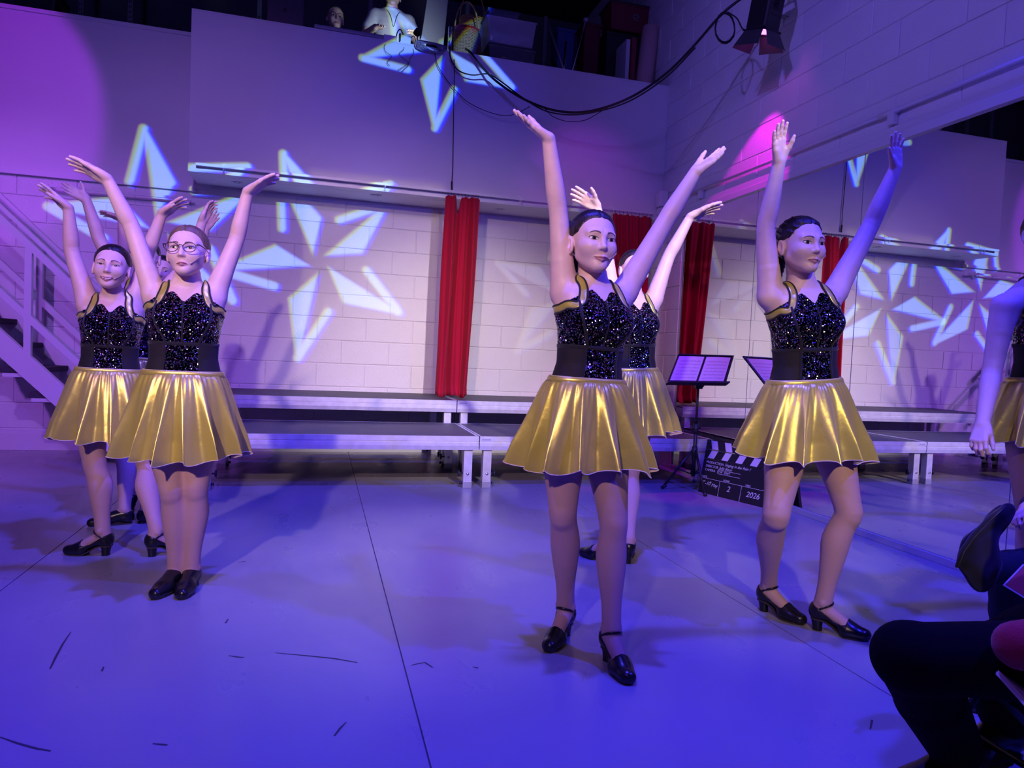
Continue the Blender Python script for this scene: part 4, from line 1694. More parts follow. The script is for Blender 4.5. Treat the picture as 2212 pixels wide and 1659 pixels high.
    # bindings: centre seam, princess seams, underbust band, panel edges
    def bodfield_ribbon(path, hw, nm):
        Pp = np.array(path)
        Nn = []
        for p in Pp:
            e = 0.004
            g = np.array([T.d((p + dv)[None].astype(F32))[0] - T.d((p - dv)[None].astype(F32))[0] for dv in np.eye(3) * e])
            Nn.append(unit(g))
        Nn = np.array(Nn)
        Tt = np.gradient(Pp, axis=0)
        S = np.cross(Nn, Tt)
        S /= np.linalg.norm(S, axis=1, keepdims=True) + 1e-9
        rows = [[tuple(x) for x in Pp + S * k * hw + Nn * (0.0035 if abs(k) < 1 else 0.0005)] for k in (-1, -0.6, 0, 0.6, 1)]
        MB().grid(rows).build(nm, velvet_m, bod)
    if parts:
        bodfield_ribbon(tpath(lambda f: (0.0, 0.845 + (UB - 0.845) * f), 10), 0.0045, 'centre_seam')
        for sg in (-1, 1):
            bodfield_ribbon(tpath(lambda f: (sg * R_(58 - 20 * math.sin(f * PI / 2) ** 0.8), 0.86 + (UB - 0.86) * f), 12), 0.0055, 'princess_seam')
            bodfield_ribbon(tpath(lambda f: (sg * R_(40), UB + (WT - UB) * f), 8), 0.006, 'panel_edge')
        bodfield_ribbon(tpath(lambda f: (R_(-180 + 360 * f), UB), 49), 0.008, 'underbust_band')
        # straps: over the shoulder, round the arm hole, up the back
        for sg in (-1, 1):
            ctl = [T.world((sg * lx * w, ly, lt * T.L)) for lx, ly, lt in ((0.060, -0.095, 0.80), (0.066, -0.085, 0.90), (0.074, -0.035, 0.985), (0.076, 0.010, 0.985), (0.082, 0.055, 0.925), (0.098, 0.080, 0.86), (0.118, 0.075, 0.80))]
            cp = ctl + [T.ring(sg * R_(an_), t_, 0.004) for an_, t_ in ((72, 0.80), (90, 0.775), (112, 0.775))]
            path = catmull(cp, 6)
            if sg < 0:
                path = path[::-1]
            st_ = ribbon(fld, path, -0.0110, 0.0110, 0.0050, 0.0006, gold_trim, 'strap', bod)
            ribbon(fld, path, 0.0105, 0.0170, 0.0052, 0.0012, velvet_m, 'strap_edge', st_)
            ribbon(fld, path, -0.0170, -0.0105, 0.0052, 0.0012, velvet_m, 'strap_edge', st_)
    # skirt
    sk = dict(hemL=0.24, hemF=0.21, length=0.315, folds=15, amp=0.029, hem_tilt=0.0, shift=(0, 0))
    sk.update(skirt or {})
    rs = random.Random(seed)
    N = 240
    ph = [rs.uniform(0, 6.28) for _ in range(6)]
    cent = T.world((0, 0, WT * T.L))
    rows = []
    M_ = 34
    wr_ = [T.ring(2 * PI * k / N, WT, 0.009) for k in range(N)]
    hz = cent[2] - sk['length']
    for i in range(M_ + 1):
        f = i / M_
        g = f ** 0.62
        row = []
        for k in range(N):
            a_ = 2 * PI * k / N
            fold = math.sin(sk['folds'] * a_ + ph[0] + 0.9 * math.sin(2 * a_ + ph[1])) + 0.5 * math.sin((sk['folds'] * 0.6) // 1 * a_ + ph[2] + 0.5 * math.sin(3 * a_)) + 0.35 * math.sin((sk['folds'] * 1.9) // 1 * a_ + ph[3])
            gat = 0.13 * math.sin(46 * a_ + ph[4]) * math.exp(-f * 7) * min(1, f * 20)
            rr = sk['amp'] * (fold * min(1, f * 1.25 + 0.10) + gat * 0.5)
            hx = math.sin(a_) * (sk['hemL'] + rr)
            hy_ = math.cos(a_) * (sk['hemF'] + rr)
            tg = 0.55 * sk['amp'] * f * math.cos(sk['folds'] * a_ + ph[0] + 0.9 * math.sin(2 * a_ + ph[1]))
            hx += tg * math.cos(a_)
            hy_ -= tg * math.sin(a_)
            hx *= 1 + 0.05 * math.sin(a_ * 2 + ph[5]); 
            W_ = wr_[k]
            fx = T.fr.R[0] * np.array([1, 1, 0]); fx = unit(fx)
            fy = T.fr.R[1] * np.array([1, 1, 0]); fy = unit(fy)
            H_ = np.array([cent[0], cent[1], 0]) + fx * (hx + sk['shift'][0]) + fy * (hy_ + sk['shift'][1])
            zh = hz + 0.010 * math.sin(sk['folds'] * a_ + ph[0] + 1.2) + sk['hem_tilt'] * math.sin(a_) + 0.008 * math.sin(3 * a_ + ph[2])
            wrad = W_ + (fx * math.sin(a_) + fy * math.cos(a_)) * sk['amp'] * 0.25 * (fold * 0.4 + gat * 4) * min(1, f * 12)
            p = wrad * (1 - g) + H_ * g
            zf = f + 0.05 * math.sin(PI * f)
            z_ = W_[2] * (1 - zf) + zh * zf if f < 1 else zh
            row.append((p[0], p[1], z_))
        rows.append(row)
    sko = MB().grid(rows[::-1], close=True).build('skirt', gold_skirt, root)
    MB().tube(rows[-1] + rows[-1][:1], 0.0016, 5, caps=False).build('hem', hem_m, sko)
    # waistband
    wb = []
    for dt, o in ((-0.030, 0.012), (-0.026, 0.0145), (0.008, 0.0135), (0.016, 0.011), (0.016, 0.004)):
        wb.append([tuple(T.ring(2 * PI * k / 72, WT + dt, o)) for k in range(72)])
    MB().grid(wb, close=True).build('waistband', gold_trim, sko)
    MB().tube(wb[3] + wb[3][:1], 0.0012, 5, caps=False).build('waist_edge', hem_m, sko)
    # shoes
    for s in feet:
        ffr, fsc, an, _ = feet[s]
        lo_, an_ = legs[s]
        la, lb = ffr.loc(np.array(lo_)), ffr.loc(np.array(an_))
        make_shoe(root, ffr, hh, shoes, lambda q: cone_d(q, lb, la, 0.0335 * G, 0.0335 * G), fsc)
    return dict(root=root, T=T, hf=hf, hs=hs, fld=fld, body=body, face=face)


def glasses(parent, hf, hs, face):
    fm = mat('dark_frames', (0.02, 0.012, 0.012), 0.25)
    lens = mat('spectacle_lens', (1, 1, 1), 0.02, trans=1.0, alpha=0.12)
    rims = MB()
    for sx in (-1, 1):
        ring = []
        for k in range(33):
            a = 2 * PI * k / 32
            x = sx * 0.0325 + 0.0245 * math.cos(a) * (1 + 0.05 * math.sin(a)) + sx * 0.0022 * max(0, math.sin(a))
            z = -0.003 + 0.0195 * math.sin(a) * (0.92 if math.sin(a) > 0 else 1.0)
            y = 0.1010 - 0.10 * max(0.0, abs(x) - 0.02) ** 1.3
            ring.append(hf.world(np.array([x, y, z]) * hs))
        rims.tube(ring, 0.0017, 7, caps=False)
        # corner piece and temple arm
        e = [np.array([sx * 0.058, 0.0945, 0.0085]), np.array([sx * 0.068, 0.088, 0.010]), np.array([sx * 0.0775, 0.05, 0.006]), np.array([sx * 0.0795, -0.005, 0.000])]
        rims.tube([hf.world(p * hs) for p in e], [0.0026, 0.0026, 0.0018, 0.0016], 6)
        c = hf.world(np.array([sx * 0.0325, 0.1005, -0.003]) * hs)
    rims.tube([hf.world(np.array(p) * hs) for p in ((-0.0095, 0.1015, 0.002), (-0.004, 0.1045, 0.005), (0.004, 0.1045, 0.005), (0.0095, 0.1015, 0.002))], 0.0016, 6)
    g = rims.build('glasses', fm, parent)
    return g

# ================================================================== the dancers
GRP = 'dancers in sequinned bodices and gold skirts'
DOWN = dict(curl=(0.08, 0.10, 0.13, 0.18))
D1 = dancer('person', 'dark-haired dancer in the middle, smiling to the right, no glasses, in front', 2.28,
            dict(pelvis=(1262, 905, 0.0), neck=(1285, 607, 0.0), head=(1281, 525, -0.02),
                 shR=(1218, 632, 0.03), elbowR=(1207, 468, 0.02), wristR=(1185, 300, -0.02), tipR=(1108, 237, -0.03),
                 shL=(1348, 632, 0.06), elbowL=(1432, 487, 0.05), wristL=(1502, 372, 0.02), tipL=(1570, 317, 0.0),
                 kneeR=(1216, 1105, -0.03), ankleR=(1222, 1300), toeR=(1206, 1380), kneeL=(1325, 1130, -0.09), ankleL=(1321, 1350), toeL=(1336, 1445)),
            arm=0.94, fine=0.0026, hs=1.02, head=dict(yaw=1, pitch=2, roll=2), face=dict(smile=0.55, eye=0.95, gaze=-0.3), yaw=9, w=0.88, hair='ponytail', skin=skin2_m,
            hands=dict(R=dict(n=(0.55, -0.25, 0.75), curl=(0.05, 0.06, 0.08, 0.1), thumb=(0.35, 0.3)), L=dict(n=(-0.55, -0.25, 0.75), curl=(0.04, 0.05, 0.06, 0.08), thumb=(0.35, 0.3))),
            skirt=dict(hemL=0.232, hemF=0.205, length=0.300, folds=13), seed=3)
D2 = dancer('person', 'tallest dancer beside the mirror with a dark braid, palms raised towards the audience', 2.34,
            dict(pelvis=(1738, 905, 0.0), neck=(1735, 612, 0.0), head=(1730, 531, -0.02),
                 shR=(1664, 640, 0.02), elbowR=(1654, 497, 0.02), wristR=(1683, 350, -0.02), tipR=(1684, 258, -0.06),
                 shL=(1803, 632, 0.06), elbowL=(1878, 492, 0.05), wristL=(1935, 362, 0.0), tipL=(1938, 282, -0.03),
                 kneeR=(1676, 1110, -0.10), ankleR=(1661, 1256), toeR=(1713, 1336), kneeL=(1832, 1105, -0.12), ankleL=(1779, 1292), toeL=(1858, 1374)),
            arm=0.98, fine=0.0026, hs=1.02, head=dict(yaw=-1, pitch=0, roll=0), face=dict(smile=0.15, eye=1.0), yaw=-6, w=0.92, hair='braid', skin=skin2_m,
            hands=dict(R=dict(n=(0.1, -1, 0.1), curl=(0.12, 0.10, 0.10, 0.12), spread=0.13, thumb=(0.5, 0.35)), L=dict(n=(0.0, -1, 0.1), curl=(0.10, 0.08, 0.10, 0.14), spread=0.17, thumb=(0.6, 0.2))),
            skirt=dict(hemL=0.245, hemF=0.215, length=0.300, folds=12), seed=8)
D3 = dancer('person', 'fair-haired dancer with dark glasses at front left, feet together in flat shoes', 3.14,
            dict(pelvis=(394, 880, 0.0), neck=(403, 612, 0.0), head=(406, 545, -0.02),
                 shR=(335, 640, 0.02), elbowR=(287, 497, 0.02), wristR=(232, 388, -0.02), tipR=(142, 343, -0.03),
                 shL=(463, 638, 0.03), elbowL=(510, 520, 0.03), wristL=(535, 415, 0.0), tipL=(605, 376, -0.03),
                 kneeR=(372, 1055, -0.06), ankleR=(380, 1218), toeR=(360, 1272), kneeL=(424, 1050, -0.05), ankleL=(414, 1218), toeL=(404, 1272)),
            arm=0.92, fine=0.0030, hs=1.00, head=dict(yaw=-6, pitch=6, roll=-2), face=dict(smile=-0.35, eye=0.72), yaw=4, w=0.97, hair='bun', hair_mat=hair_brown, skin=skin2_m,
            hands=dict(R=dict(n=(-0.1, -0.55, -0.8), thumb=(0.25, 0.1)), L=dict(n=(0.1, -0.2, -1), thumb=(0.5, 0.15))), shoes='flat',
            skirt=dict(hemL=0.235, hemF=0.205, length=0.345, folds=13), seed=15)
glasses(D3['root'], D3['hf'], D3['hs'], D3['face'])
D4 = dancer('person', 'dark-haired dancer at far left with an open smile, one foot stepped out', 3.76,
            dict(pelvis=(234, 860, 0.0), neck=(244, 642, 0.0), head=(241, 578, -0.03),
                 shR=(190, 655, 0.02), elbowR=(156, 545, 0.02), wristR=(148, 450, -0.02), tipR=(82, 398, -0.03),
                 shL=(291, 650, 0.05), elbowL=(316, 553, 0.06), wristL=(350, 462, 0.03), tipL=(407, 427, 0.0),
                 kneeR=(205, 1000, -0.08), ankleR=(222, 1140), toeR=(178, 1192), kneeL=(318, 1005, 0.05), ankleL=(338, 1142), toeL=(400, 1186)),
            arm=0.95, fine=0.0034, hs=1.0, head=dict(yaw=4, pitch=4, roll=4), face=dict(smile=1.0, eye=0.55, open=0.0035), yaw=8, w=0.90, hair='bun',
            hands=dict(R=dict(n=(-0.3, -0.45, -0.85), fan=(0.25, 0.02, -0.05, -0.50), thumb=(0.35, 0.35)), L=dict(n=(0.2, -0.35, -0.9), fan=(0.12, 0.06, -0.12, -0.3), curl=(0.10, 0.18, 0.2, 0.25), thumb=(0.4, 0.4))),
            skirt=dict(hemL=0.225, hemF=0.20, length=0.330, folds=12), seed=21)
D5 = dancer('person', 'dancer half hidden behind the middle dancer, in front of the corner curtain', 3.50,
            dict(pelvis=(1366, 862, 0.0), neck=(1368, 636, 0.0), head=(1370, 582, -0.02),
                 shR=(1322, 650, 0.02), elbowR=(1309, 540, 0.02), wristR=(1289, 447, 0.0), tipR=(1229, 410, -0.02),
                 shL=(1412, 646, 0.04), elbowL=(1443, 558, 0.04), wristL=(1490, 470, 0.0), tipL=(1560, 442, -0.02),
                 kneeR=(1325, 1020, -0.05), ankleR=(1316, 1160), toeR=(1301, 1206), kneeL=(1362, 1020, -0.05), ankleL=(1358, 1160), toeL=(1355, 1206)),
            fine=0.0036, hs=0.97, head=dict(yaw=-10, pitch=0), face=dict(smile=0.3), yaw=2, w=0.90, hair='bun', skin=skin2_m,
            hands=dict(R=dict(n=(-0.2, -0.7, -0.5)), L=dict(n=(0.2, -0.5, -0.8))),
            skirt=dict(hemL=0.235, hemF=0.205, length=0.345, folds=13), seed=33)
D6 = dancer('person', 'dancer in flat shoes mostly hidden between the two left dancers', 4.40,
            dict(pelvis=(292, 838, 0.0), neck=(310, 612, 0.0), head=(313, 556, -0.02),
                 shR=(272, 622, 0.03), elbowR=(216, 520, 0.02), wristR=(186, 430, 0.0), tipR=(130, 398, -0.02),
                 shL=(362, 626, 0.03), elbowL=(412, 560, 0.03), wristL=(437, 478, 0.0), tipL=(466, 428, -0.02),
                 kneeR=(270, 985, -0.05), ankleR=(268, 1095), toeR=(254, 1128), kneeL=(318, 985, -0.04), ankleL=(317, 1092), toeL=(326, 1122)),
            fine=0.0040, coarse=0.008, hs=0.97, head=dict(yaw=4), face=dict(smile=0.2), yaw=4, w=0.90, hair='bun', shoes='flat',
            hands=dict(R=dict(n=(0.2, -1, 0.1), thumb=(0.95, 0.1)), L=dict(n=(0.6, -0.5, -0.5), curl=(0.3, 0.35, 0.4, 0.4), thumb=(0.1, 0.0))),
            skirt=dict(hemL=0.20, hemF=0.19, length=0.30), seed=41)
D7 = dancer('person', 'dark-haired dancer furthest back on the left, hidden behind the glasses wearer', 4.95,
            dict(pelvis=(330, 838, 0.0), neck=(345, 640, 0.0), head=(350, 587, -0.02),
                 shR=(305, 655, 0.02), elbowR=(270, 560, 0.02), wristR=(263, 472, 0.0), tipR=(211, 457, -0.02),
                 shL=(385, 650, 0.03), elbowL=(425, 560, 0.03), wristL=(445, 492, 0.0), tipL=(474, 455, -0.02),
                 kneeR=(290, 965, -0.04), ankleR=(282, 1058), toeR=(272, 1088), kneeL=(335, 965, -0.04), ankleL=(330, 1060), toeL=(340, 1088)),
            fine=0.0042, coarse=0.008, hs=0.95, head=dict(yaw=4), face=dict(smile=0.2), yaw=4, w=0.90, hair='bun',
            hands=dict(R=dict(n=(0.0, -0.4, -0.9), thumb=(0.5, 0.3)), L=dict(n=(0.3, -0.8, -0.2), fan=(0.2, 0.1, 0.0, -0.1), thumb=(1.1, 0.0))),
            skirt=dict(hemL=0.22, hemF=0.19, length=0.32), seed=47)
D8 = dancer('person', 'dancer at the right edge of the frame with arm hanging down beside the mirror', 2.10,
            dict(pelvis=(2262, 905, 0.0), neck=(2262, 590, 0.0), head=(2262, 505, -0.02),
                 shR=(2170, 662, 0.02), elbowR=(2143, 800, 0.02), wristR=(2122, 918, -0.05), tipR=(2105, 992, -0.10),
                 shL=(2345, 640, 0.05), elbowL=(2368, 790, 0.06), wristL=(2378, 915, 0.02), tipL=(2385, 990, -0.01),
                 kneeR=(2222, 1110, -0.03), ankleR=(2222, 1300), toeR=(2206, 1375), kneeL=(2300, 1110, -0.03), ankleL=(2300, 1300), toeL=(2316, 1375)),
            fine=0.0030, hs=0.94, head=dict(yaw=-25), face=dict(smile=0.0), yaw=-22, w=0.88, hair='bun', skin=skin2_m, arm=0.98, leg=0.9,
            hands=dict(R=dict(n=(1, 0.3, 0), curl=(0.7, 0.75, 0.8, 0.85), thumb=(0.3, 0.5)), L=dict(n=(-1, 0.3, 0), curl=(0.3, 0.35, 0.4, 0.4))),
            skirt=dict(hemL=0.215, hemF=0.195, length=0.268, folds=12), seed=52)
for D in (D1, D2, D3, D4, D5, D6, D7, D8):
    D['root']['group'] = GRP

# pearl studs of the dancer in the middle
for sx in (-1, 1):
    q = D1['hf'].world(np.array([sx * 0.0800, -0.004, -0.042]) * D1['hs'])
    MB().lathe([(0.0, -0.0034), (0.0024, -0.0024), (0.0034, 0.0), (0.0024, 0.0024), (0.0, 0.0034)], 10, q).build('ear_stud', mat('pearl', (0.8, 0.78, 0.75), 0.15, metal=0.3), D1['root'])


# ================================================================== other people: audience at the right edge, crew on the balcony
def figure(name, label, J, cloth_top, cloth_leg, hs=1.08, head=(0, 0, 0), face=None, hair='short', hair_m=None, w=1.15, sleeves=True, fine=0.0045, coarse=0.009,
           shoes=True, hands=None, group=None, shoe_mat=None, bulk=1.0, floor=0.0, cuff=0.88):
    """J: world-space joints; one continuous body with clothes as separate children"""
    face = face or {}
    V3 = {k: np.array(v, float) for k, v in J.items()}
    pel, neck = V3['pelvis'], V3['neck']
    yaw = math.radians(head[2])
    T = Torso(pel, neck, math.radians(J.get('yaw', [0])[0]) if 'yaw' in J else yaw, w)
    T.bust = 0
    root = thing(name, label, 'person', (pel[0], pel[1], floor), group)
    hy, hp = math.radians(head[0]), math.radians(head[1])
    f = np.array([math.sin(hy) * math.cos(hp), -math.cos(hy) * math.cos(hp), math.sin(hp)])
    hf = frame_from(V3['head'], f, np.array([0, 0, 1.0]))
    hc = V3['head']
    P3 = [v for k, v in V3.items() if len(v) == 3]
    lo, hi = np.min(P3, 0) - 0.2, np.max(P3, 0) + 0.2
    zones = [[(hc[n] - 0.13, hc[n] + 0.13)] for n in range(3)]
    fld = Field(*[axis_of(lo[n], hi[n], zones[n], fine, coarse) for n in range(3)])
    cl = Field(*[axis_of(lo[n], hi[n], [], 0.009, 0.009) for n in range(3)])     # clothes
    tl, th = np.minimum(pel, neck) - 0.28, np.maximum(pel, neck) + 0.25
    fld.union(lambda q: T.d(q), tl, th, 0.02)
    cl.union(lambda q: np.maximum(np.maximum(T.d(q, 0.022), (T.local(q)[..., 2] - 1.0 * T.L) * 0.8), -T.local(q)[..., 2] - 0.01), tl, th, 0.03)
    fld.cone(T.world((0, -0.012, 0.95 * T.L)), hf.world(np.array([0, -0.028, -0.045]) * hs), 0.056, 0.050, 0.025)
    fld.union(lambda q: head_d(hf.loc(q) / F32(hs), face) * hs, hc - 0.14 * hs, hc + 0.14 * hs, 0.012)
    B = bulk
    for s, sg in (('R', -1), ('L', 1)):
        sh = T.world((sg * 0.155 * w, 0, 0.86 * T.L))
        el, wr, tp = V3['elbow' + s], V3['wrist' + s], V3['tip' + s]
        fld.cone(T.world((sg * 0.085 * w, 0, 0.86 * T.L)), sh, 0.056, 0.055, 0.04)
        fld.cone(sh, el, 0.052, 0.042, 0.01)
        fld.cone(el, wr, 0.042, 0.029, 0.006)
        cl.cone(T.world((sg * 0.085 * w, 0, 0.85 * T.L)), sh, 0.070, 0.068, 0.05)
        if sleeves:
            cl.cone(sh, el, 0.066 * B, 0.058 * B, 0.02)
            cl.cone(el, el * (1 - cuff) + wr * cuff, 0.058 * B, 0.046 * B, 0.015)
        else:
            cl.cone(sh, sh * 0.45 + el * 0.55, 0.068, 0.066, 0.02)
        h = (hands or {}).get(s, {})
        hand_prims(fld, wr, tp - wr, h.get('n', (0, 0, -1)), s == 'L', np.linalg.norm(tp - wr) / 0.165, h.get('curl', (0.3, 0.3, 0.35, 0.4)), 0.06, h.get('thumb', (0.4, 0.3)))
    lg = Field(*[axis_of(lo[n], hi[n], [], 0.009, 0.009) for n in range(3)])
    lg.union(lambda q: np.maximum(T.d(q, 0.020), T.local(q)[..., 2] - 0.04 * T.L), tl, th, 0.03)
    for s, sg in (('R', -1), ('L', 1)):
        hip = T.world((sg * 0.09 * w, 0.0, -0.01 * T.L))
        kn, an = V3['knee' + s], V3['ankle' + s]
        fld.cone(hip, kn, 0.080, 0.052, 0.02)
        fld.cone(kn, an, 0.052, 0.034, 0.01)
        lg.cone(hip, hip * 0.5 + kn * 0.5, 0.092 * B, 0.086 * B, 0.03)
        lg.cone(hip * 0.5 + kn * 0.5, kn, 0.084 * B, 0.068 * B, 0.01)
        lg.cone(kn, kn * 0.6 + an * 0.4, 0.068 * B, 0.070 * B, 0.02)
        lg.cone(kn * 0.6 + an * 0.4, kn * 0.04 + an * 0.96, 0.074 * B, 0.064 * B, 0.01)
        if shoes:
            tf = V3['toe' + s]
            d = unit((tf - an) * np.array([1, 1, 0]))
            ffr = Frame(np.array([an[0], an[1], floor]) - d * 0.055, d, np.cross([0, 0, 1], d), [0, 0, 1])
            fld.union(lambda q: foot_d(ffr.loc(q), 0.012, 1.15), ffr.o - 0.2, ffr.o + 0.4, 0.015)
            sh_ = make_shoe(root, ffr, 0.018, 'flat', lambda q: q[..., 0] * 0 + 1, 1.18)
            if shoe_mat: sh_.data.materials[0] = shoe_mat
            m = MB()
            for k in range(3):
                x = 0.10 + 0.022 * k
                m.tube([ffr.world((x, -0.032, 0.075 - 0.01 * k)), ffr.world((x + 0.004, 0, 0.100 - 0.012 * k)), ffr.world((x, 0.032, 0.075 - 0.01 * k))], 0.003, 5)
            m.build('laces', mat('white_lace', (0.75, 0.75, 0.75), 0.6), sh_)
    V, Q = fld.mesh()
    link('body', np_mesh('body', V, Q, [skin_m]), root)
    V, Q = cl.mesh()
    topo = link('top', np_mesh('top', V, Q, [cloth_top]), root)
    V, Q = lg.mesh()
    link('trousers', np_mesh('trousers', V, Q, [cloth_leg]), root)
    build_face(root, hf, hs, face, None)
    build_hair(root, hf, hs, hair_m or hair_dark, hair, None)
    return dict(root=root, hf=hf, hs=hs, face=face, T=T)


jeans_dark = mat('black_denim', (0.004, 0.004, 0.005), 0.95, spec=0.1, bump=0.2, bscale=350)
jeans_blue = mat('navy_denim', (0.022, 0.028, 0.048), 0.95, spec=0.15, bump=0.2, bscale=350, var=0.2, vscale=8)
red_knit = mat('red_jersey', (0.42, 0.010, 0.020), 0.85, sheen=0.3, bump=0.25, bscale=300)
navy_knit = mat('navy_jersey', (0.02, 0.022, 0.04), 0.85, bump=0.2, bscale=300)
tee_m = mat('pale_grey_tee', (0.62, 0.64, 0.67), 0.85, bump=0.15, bscale=60)

k1 = aty(1962, 1418, 1.12)
w1 = aty(2226, 1392, 0.99)
a1 = atz(2050, 1628, 0.10)
k2 = aty(2130, 1412, 1.36)
AUD1 = figure('person', 'seated spectator in black jeans and red top nearest the camera at lower right',
              dict(pelvis=(1.76, 1.12, 0.445), neck=(1.80, 1.09, 0.945), head=(1.74, 1.10, 1.085), yaw=[-108],
                   kneeL=tuple(k1), ankleL=(a1[0] + 0.02, a1[1], 0.11), toeL=(a1[0] - 0.20, a1[1] + 0.01, 0.0),
                   kneeR=tuple(k2), ankleR=(k2[0] + 0.16, k2[1] + 0.06, 0.11), toeR=(k2[0] - 0.02, k2[1] + 0.06, 0.0),
                   elbowL=(w1[0] + 0.20, 0.92, w1[2] + 0.04), wristL=tuple(w1), tipL=(w1[0] + 0.07, w1[1] + 0.13, w1[2] - 0.04), elbowR=(1.92, 1.38, 0.70), wristR=(1.74, 1.22, 0.69), tipR=(1.66, 1.10, 0.70)),
              red_knit, jeans_dark, head=(-60, 0, 0), hair='short', hair_m=hair_brown, w=1.1, bulk=0.98, cuff=1.10)
k3 = aty(2182, 1236, 1.62)
h3 = aty(2204, 1112, 1.60)
AUD2 = figure('person', 'seated spectator in navy jeans behind the red top, hand holding a dark cap',
              dict(pelvis=(2.58, 1.54, 0.465), neck=(2.68, 1.54, 1.00), head=(2.63, 1.54, 1.14), yaw=[-88],
                   kneeR=tuple(k3), ankleR=(k3[0] + 0.10, k3[1] + 0.02, 0.11), toeR=(k3[0] - 0.10, k3[1] + 0.02, 0.0),
                   kneeL=(k3[0] + 0.10, k3[1] - 0.22, k3[2]), ankleL=(k3[0] + 0.26, k3[1] - 0.22, 0.11), toeL=(k3[0] + 0.07, k3[1] - 0.22, 0.0),
                   elbowR=(2.52, 1.76, 0.68), wristR=(h3[0] + 0.10, h3[1] + 0.05, h3[2]), tipR=(h3[0] - 0.03, h3[1] + 0.01, h3[2] - 0.02),
                   elbowL=(2.60, 1.30, 0.68), wristL=(2.42, 1.36, 0.64), tipL=(2.28, 1.40, 0.62)),
              navy_knit, jeans_blue, head=(-60, 0, 0), hair='short', w=1.1, bulk=0.92, hands=dict(R=dict(n=(0.2, -0.5, -0.8), curl=(0.6, 0.65, 0.7, 0.7))))

# dark felt cap hanging from the hand over the knee: crown and long peak
cap = thing('flat_cap', 'large dark felt cap held over the knee of the spectator in navy jeans', 'hat', aty(2120, 1190, 1.52))
felt = mat('dark_felt', (0.006, 0.006, 0.010), 0.95, sheen=0.2)
cf = Field(*[np.arange(l, h, 0.006, dtype=F32) for l, h in zip(aty(2110, 1185, 1.52) - 0.24, aty(2110, 1185, 1.52) + 0.24)])
for (u0, v0), (u1, v1), r0, r1, s_ in (((2092, 1212), (2122, 1252), 0.036, 0.034, 0.55), ((2100, 1178), (2120, 1240), 0.034, 0.038, 0.6), ((2160, 1118), (2110, 1180), 0.030, 0.034, 0.5), ((2180, 1102), (2150, 1128), 0.020, 0.028, 0.6), ((2128, 1168), (2140, 1215), 0.034, 0.036, 0.6)):
    cf.cone(aty(u0, v0, 1.50), aty(u1, v1, 1.51), r0, r1, 0.03, flat=(0, 1, 0), s=s_)
V, Q = cf.mesh()
link('crown', np_mesh('crown', V, Q, [felt]), cap)
MB().tube([aty(u, v, 1.475) for u, v in ((2066, 1226), (2078, 1190), (2100, 1158), (2136, 1120), (2170, 1092))], [0.004, 0.006, 0.006, 0.006, 0.004], 8).build('brim_piping', felt, cap)


# folding chairs under the two spectators: tube frame, seat and back pad
def chair(label, cx, cy, rot):
    t = thing('folding_chair', label, 'chair', (cx, cy, 0))
    Mx = Matrix.Translation((cx, cy, 0)) @ Matrix.Rotation(rot, 4, 'Z')

    def W3(*p):
        return tuple(Mx @ Vector(p))
    for sx in (-0.21, 0.21):
        MB().tube(catmull([W3(sx, 0.24, 0.012), W3(sx, 0.02, 0.30), W3(sx, -0.20, 0.62), W3(sx, -0.24, 0.86)], 4), 0.0115, 8).build('front_leg', black_metal, t)
        MB().tube([W3(sx * 0.92, -0.24, 0.012), W3(sx * 0.92, 0.17, 0.345)], 0.0115, 8).build('rear_leg', black_metal, t)
    MB().tube([W3(-0.21, 0.13, 0.15), W3(0.21, 0.13, 0.15)], 0.009, 8).build('crossbar', black_metal, t)
    m = MB()
    m.box(-0.20, -0.17, 0.335, 0.20, 0.22, 0.362, bev=0.012, mtx=Mx)
    m.build('seat', mat('black_vinyl', (0.012, 0.012, 0.014), 0.45), t)
    m = MB()
    m.box(-0.20, -0.25, 0.62, 0.20, -0.225, 0.84, bev=0.010, mtx=Mx)
    m.build('backrest', mat('black_vinyl', (0.012, 0.012, 0.014), 0.45), t)
    return t


chair('black folding chair under the spectator in the red top', 1.72, 1.14, PI / 2)
chair('black folding chair under the spectator in navy jeans', 2.64, 1.54, PI / 2)
pm = mat('cream_paper', (0.72, 0.66, 0.45), 0.7)
pr = aty(2198, 1492, 1.00)
Mp = Matrix.Translation(Vector(pr)) @ Matrix.Rotation(0.5, 4, 'Y') @ Matrix.Rotation(0.4, 4, 'X')
tag(MB().box(-0.035, -0.06, -0.003, 0.075, 0.06, 0.003, bev=0.001, mtx=Mp).box(-0.033, -0.058, 0.003, 0.073, 0.058, 0.006, bev=0.001, mtx=Mp).build('folded_programme', pm), 'cream folded programme sticking out beside the red top at the frame edge', 'paper')
pr = aty(2226, 1268, 1.46)
Mp = Matrix.Translation(Vector(pr)) @ Matrix.Rotation(-0.7, 4, 'Y') @ Matrix.Rotation(0.5, 4, 'X')
tag(MB().box(-0.04, -0.05, -0.002, 0.05, 0.05, 0.002, mtx=Mp).box(-0.036, -0.046, 0.002, 0.046, 0.046, 0.0026, mtx=Mp, mi=1).build('red_card', [mat('white_card', (0.7, 0.68, 0.68), 0.6), mat('red_print', (0.55, 0.06, 0.05), 0.6)]), 'small red card lying against the navy jeans at the right edge', 'card')

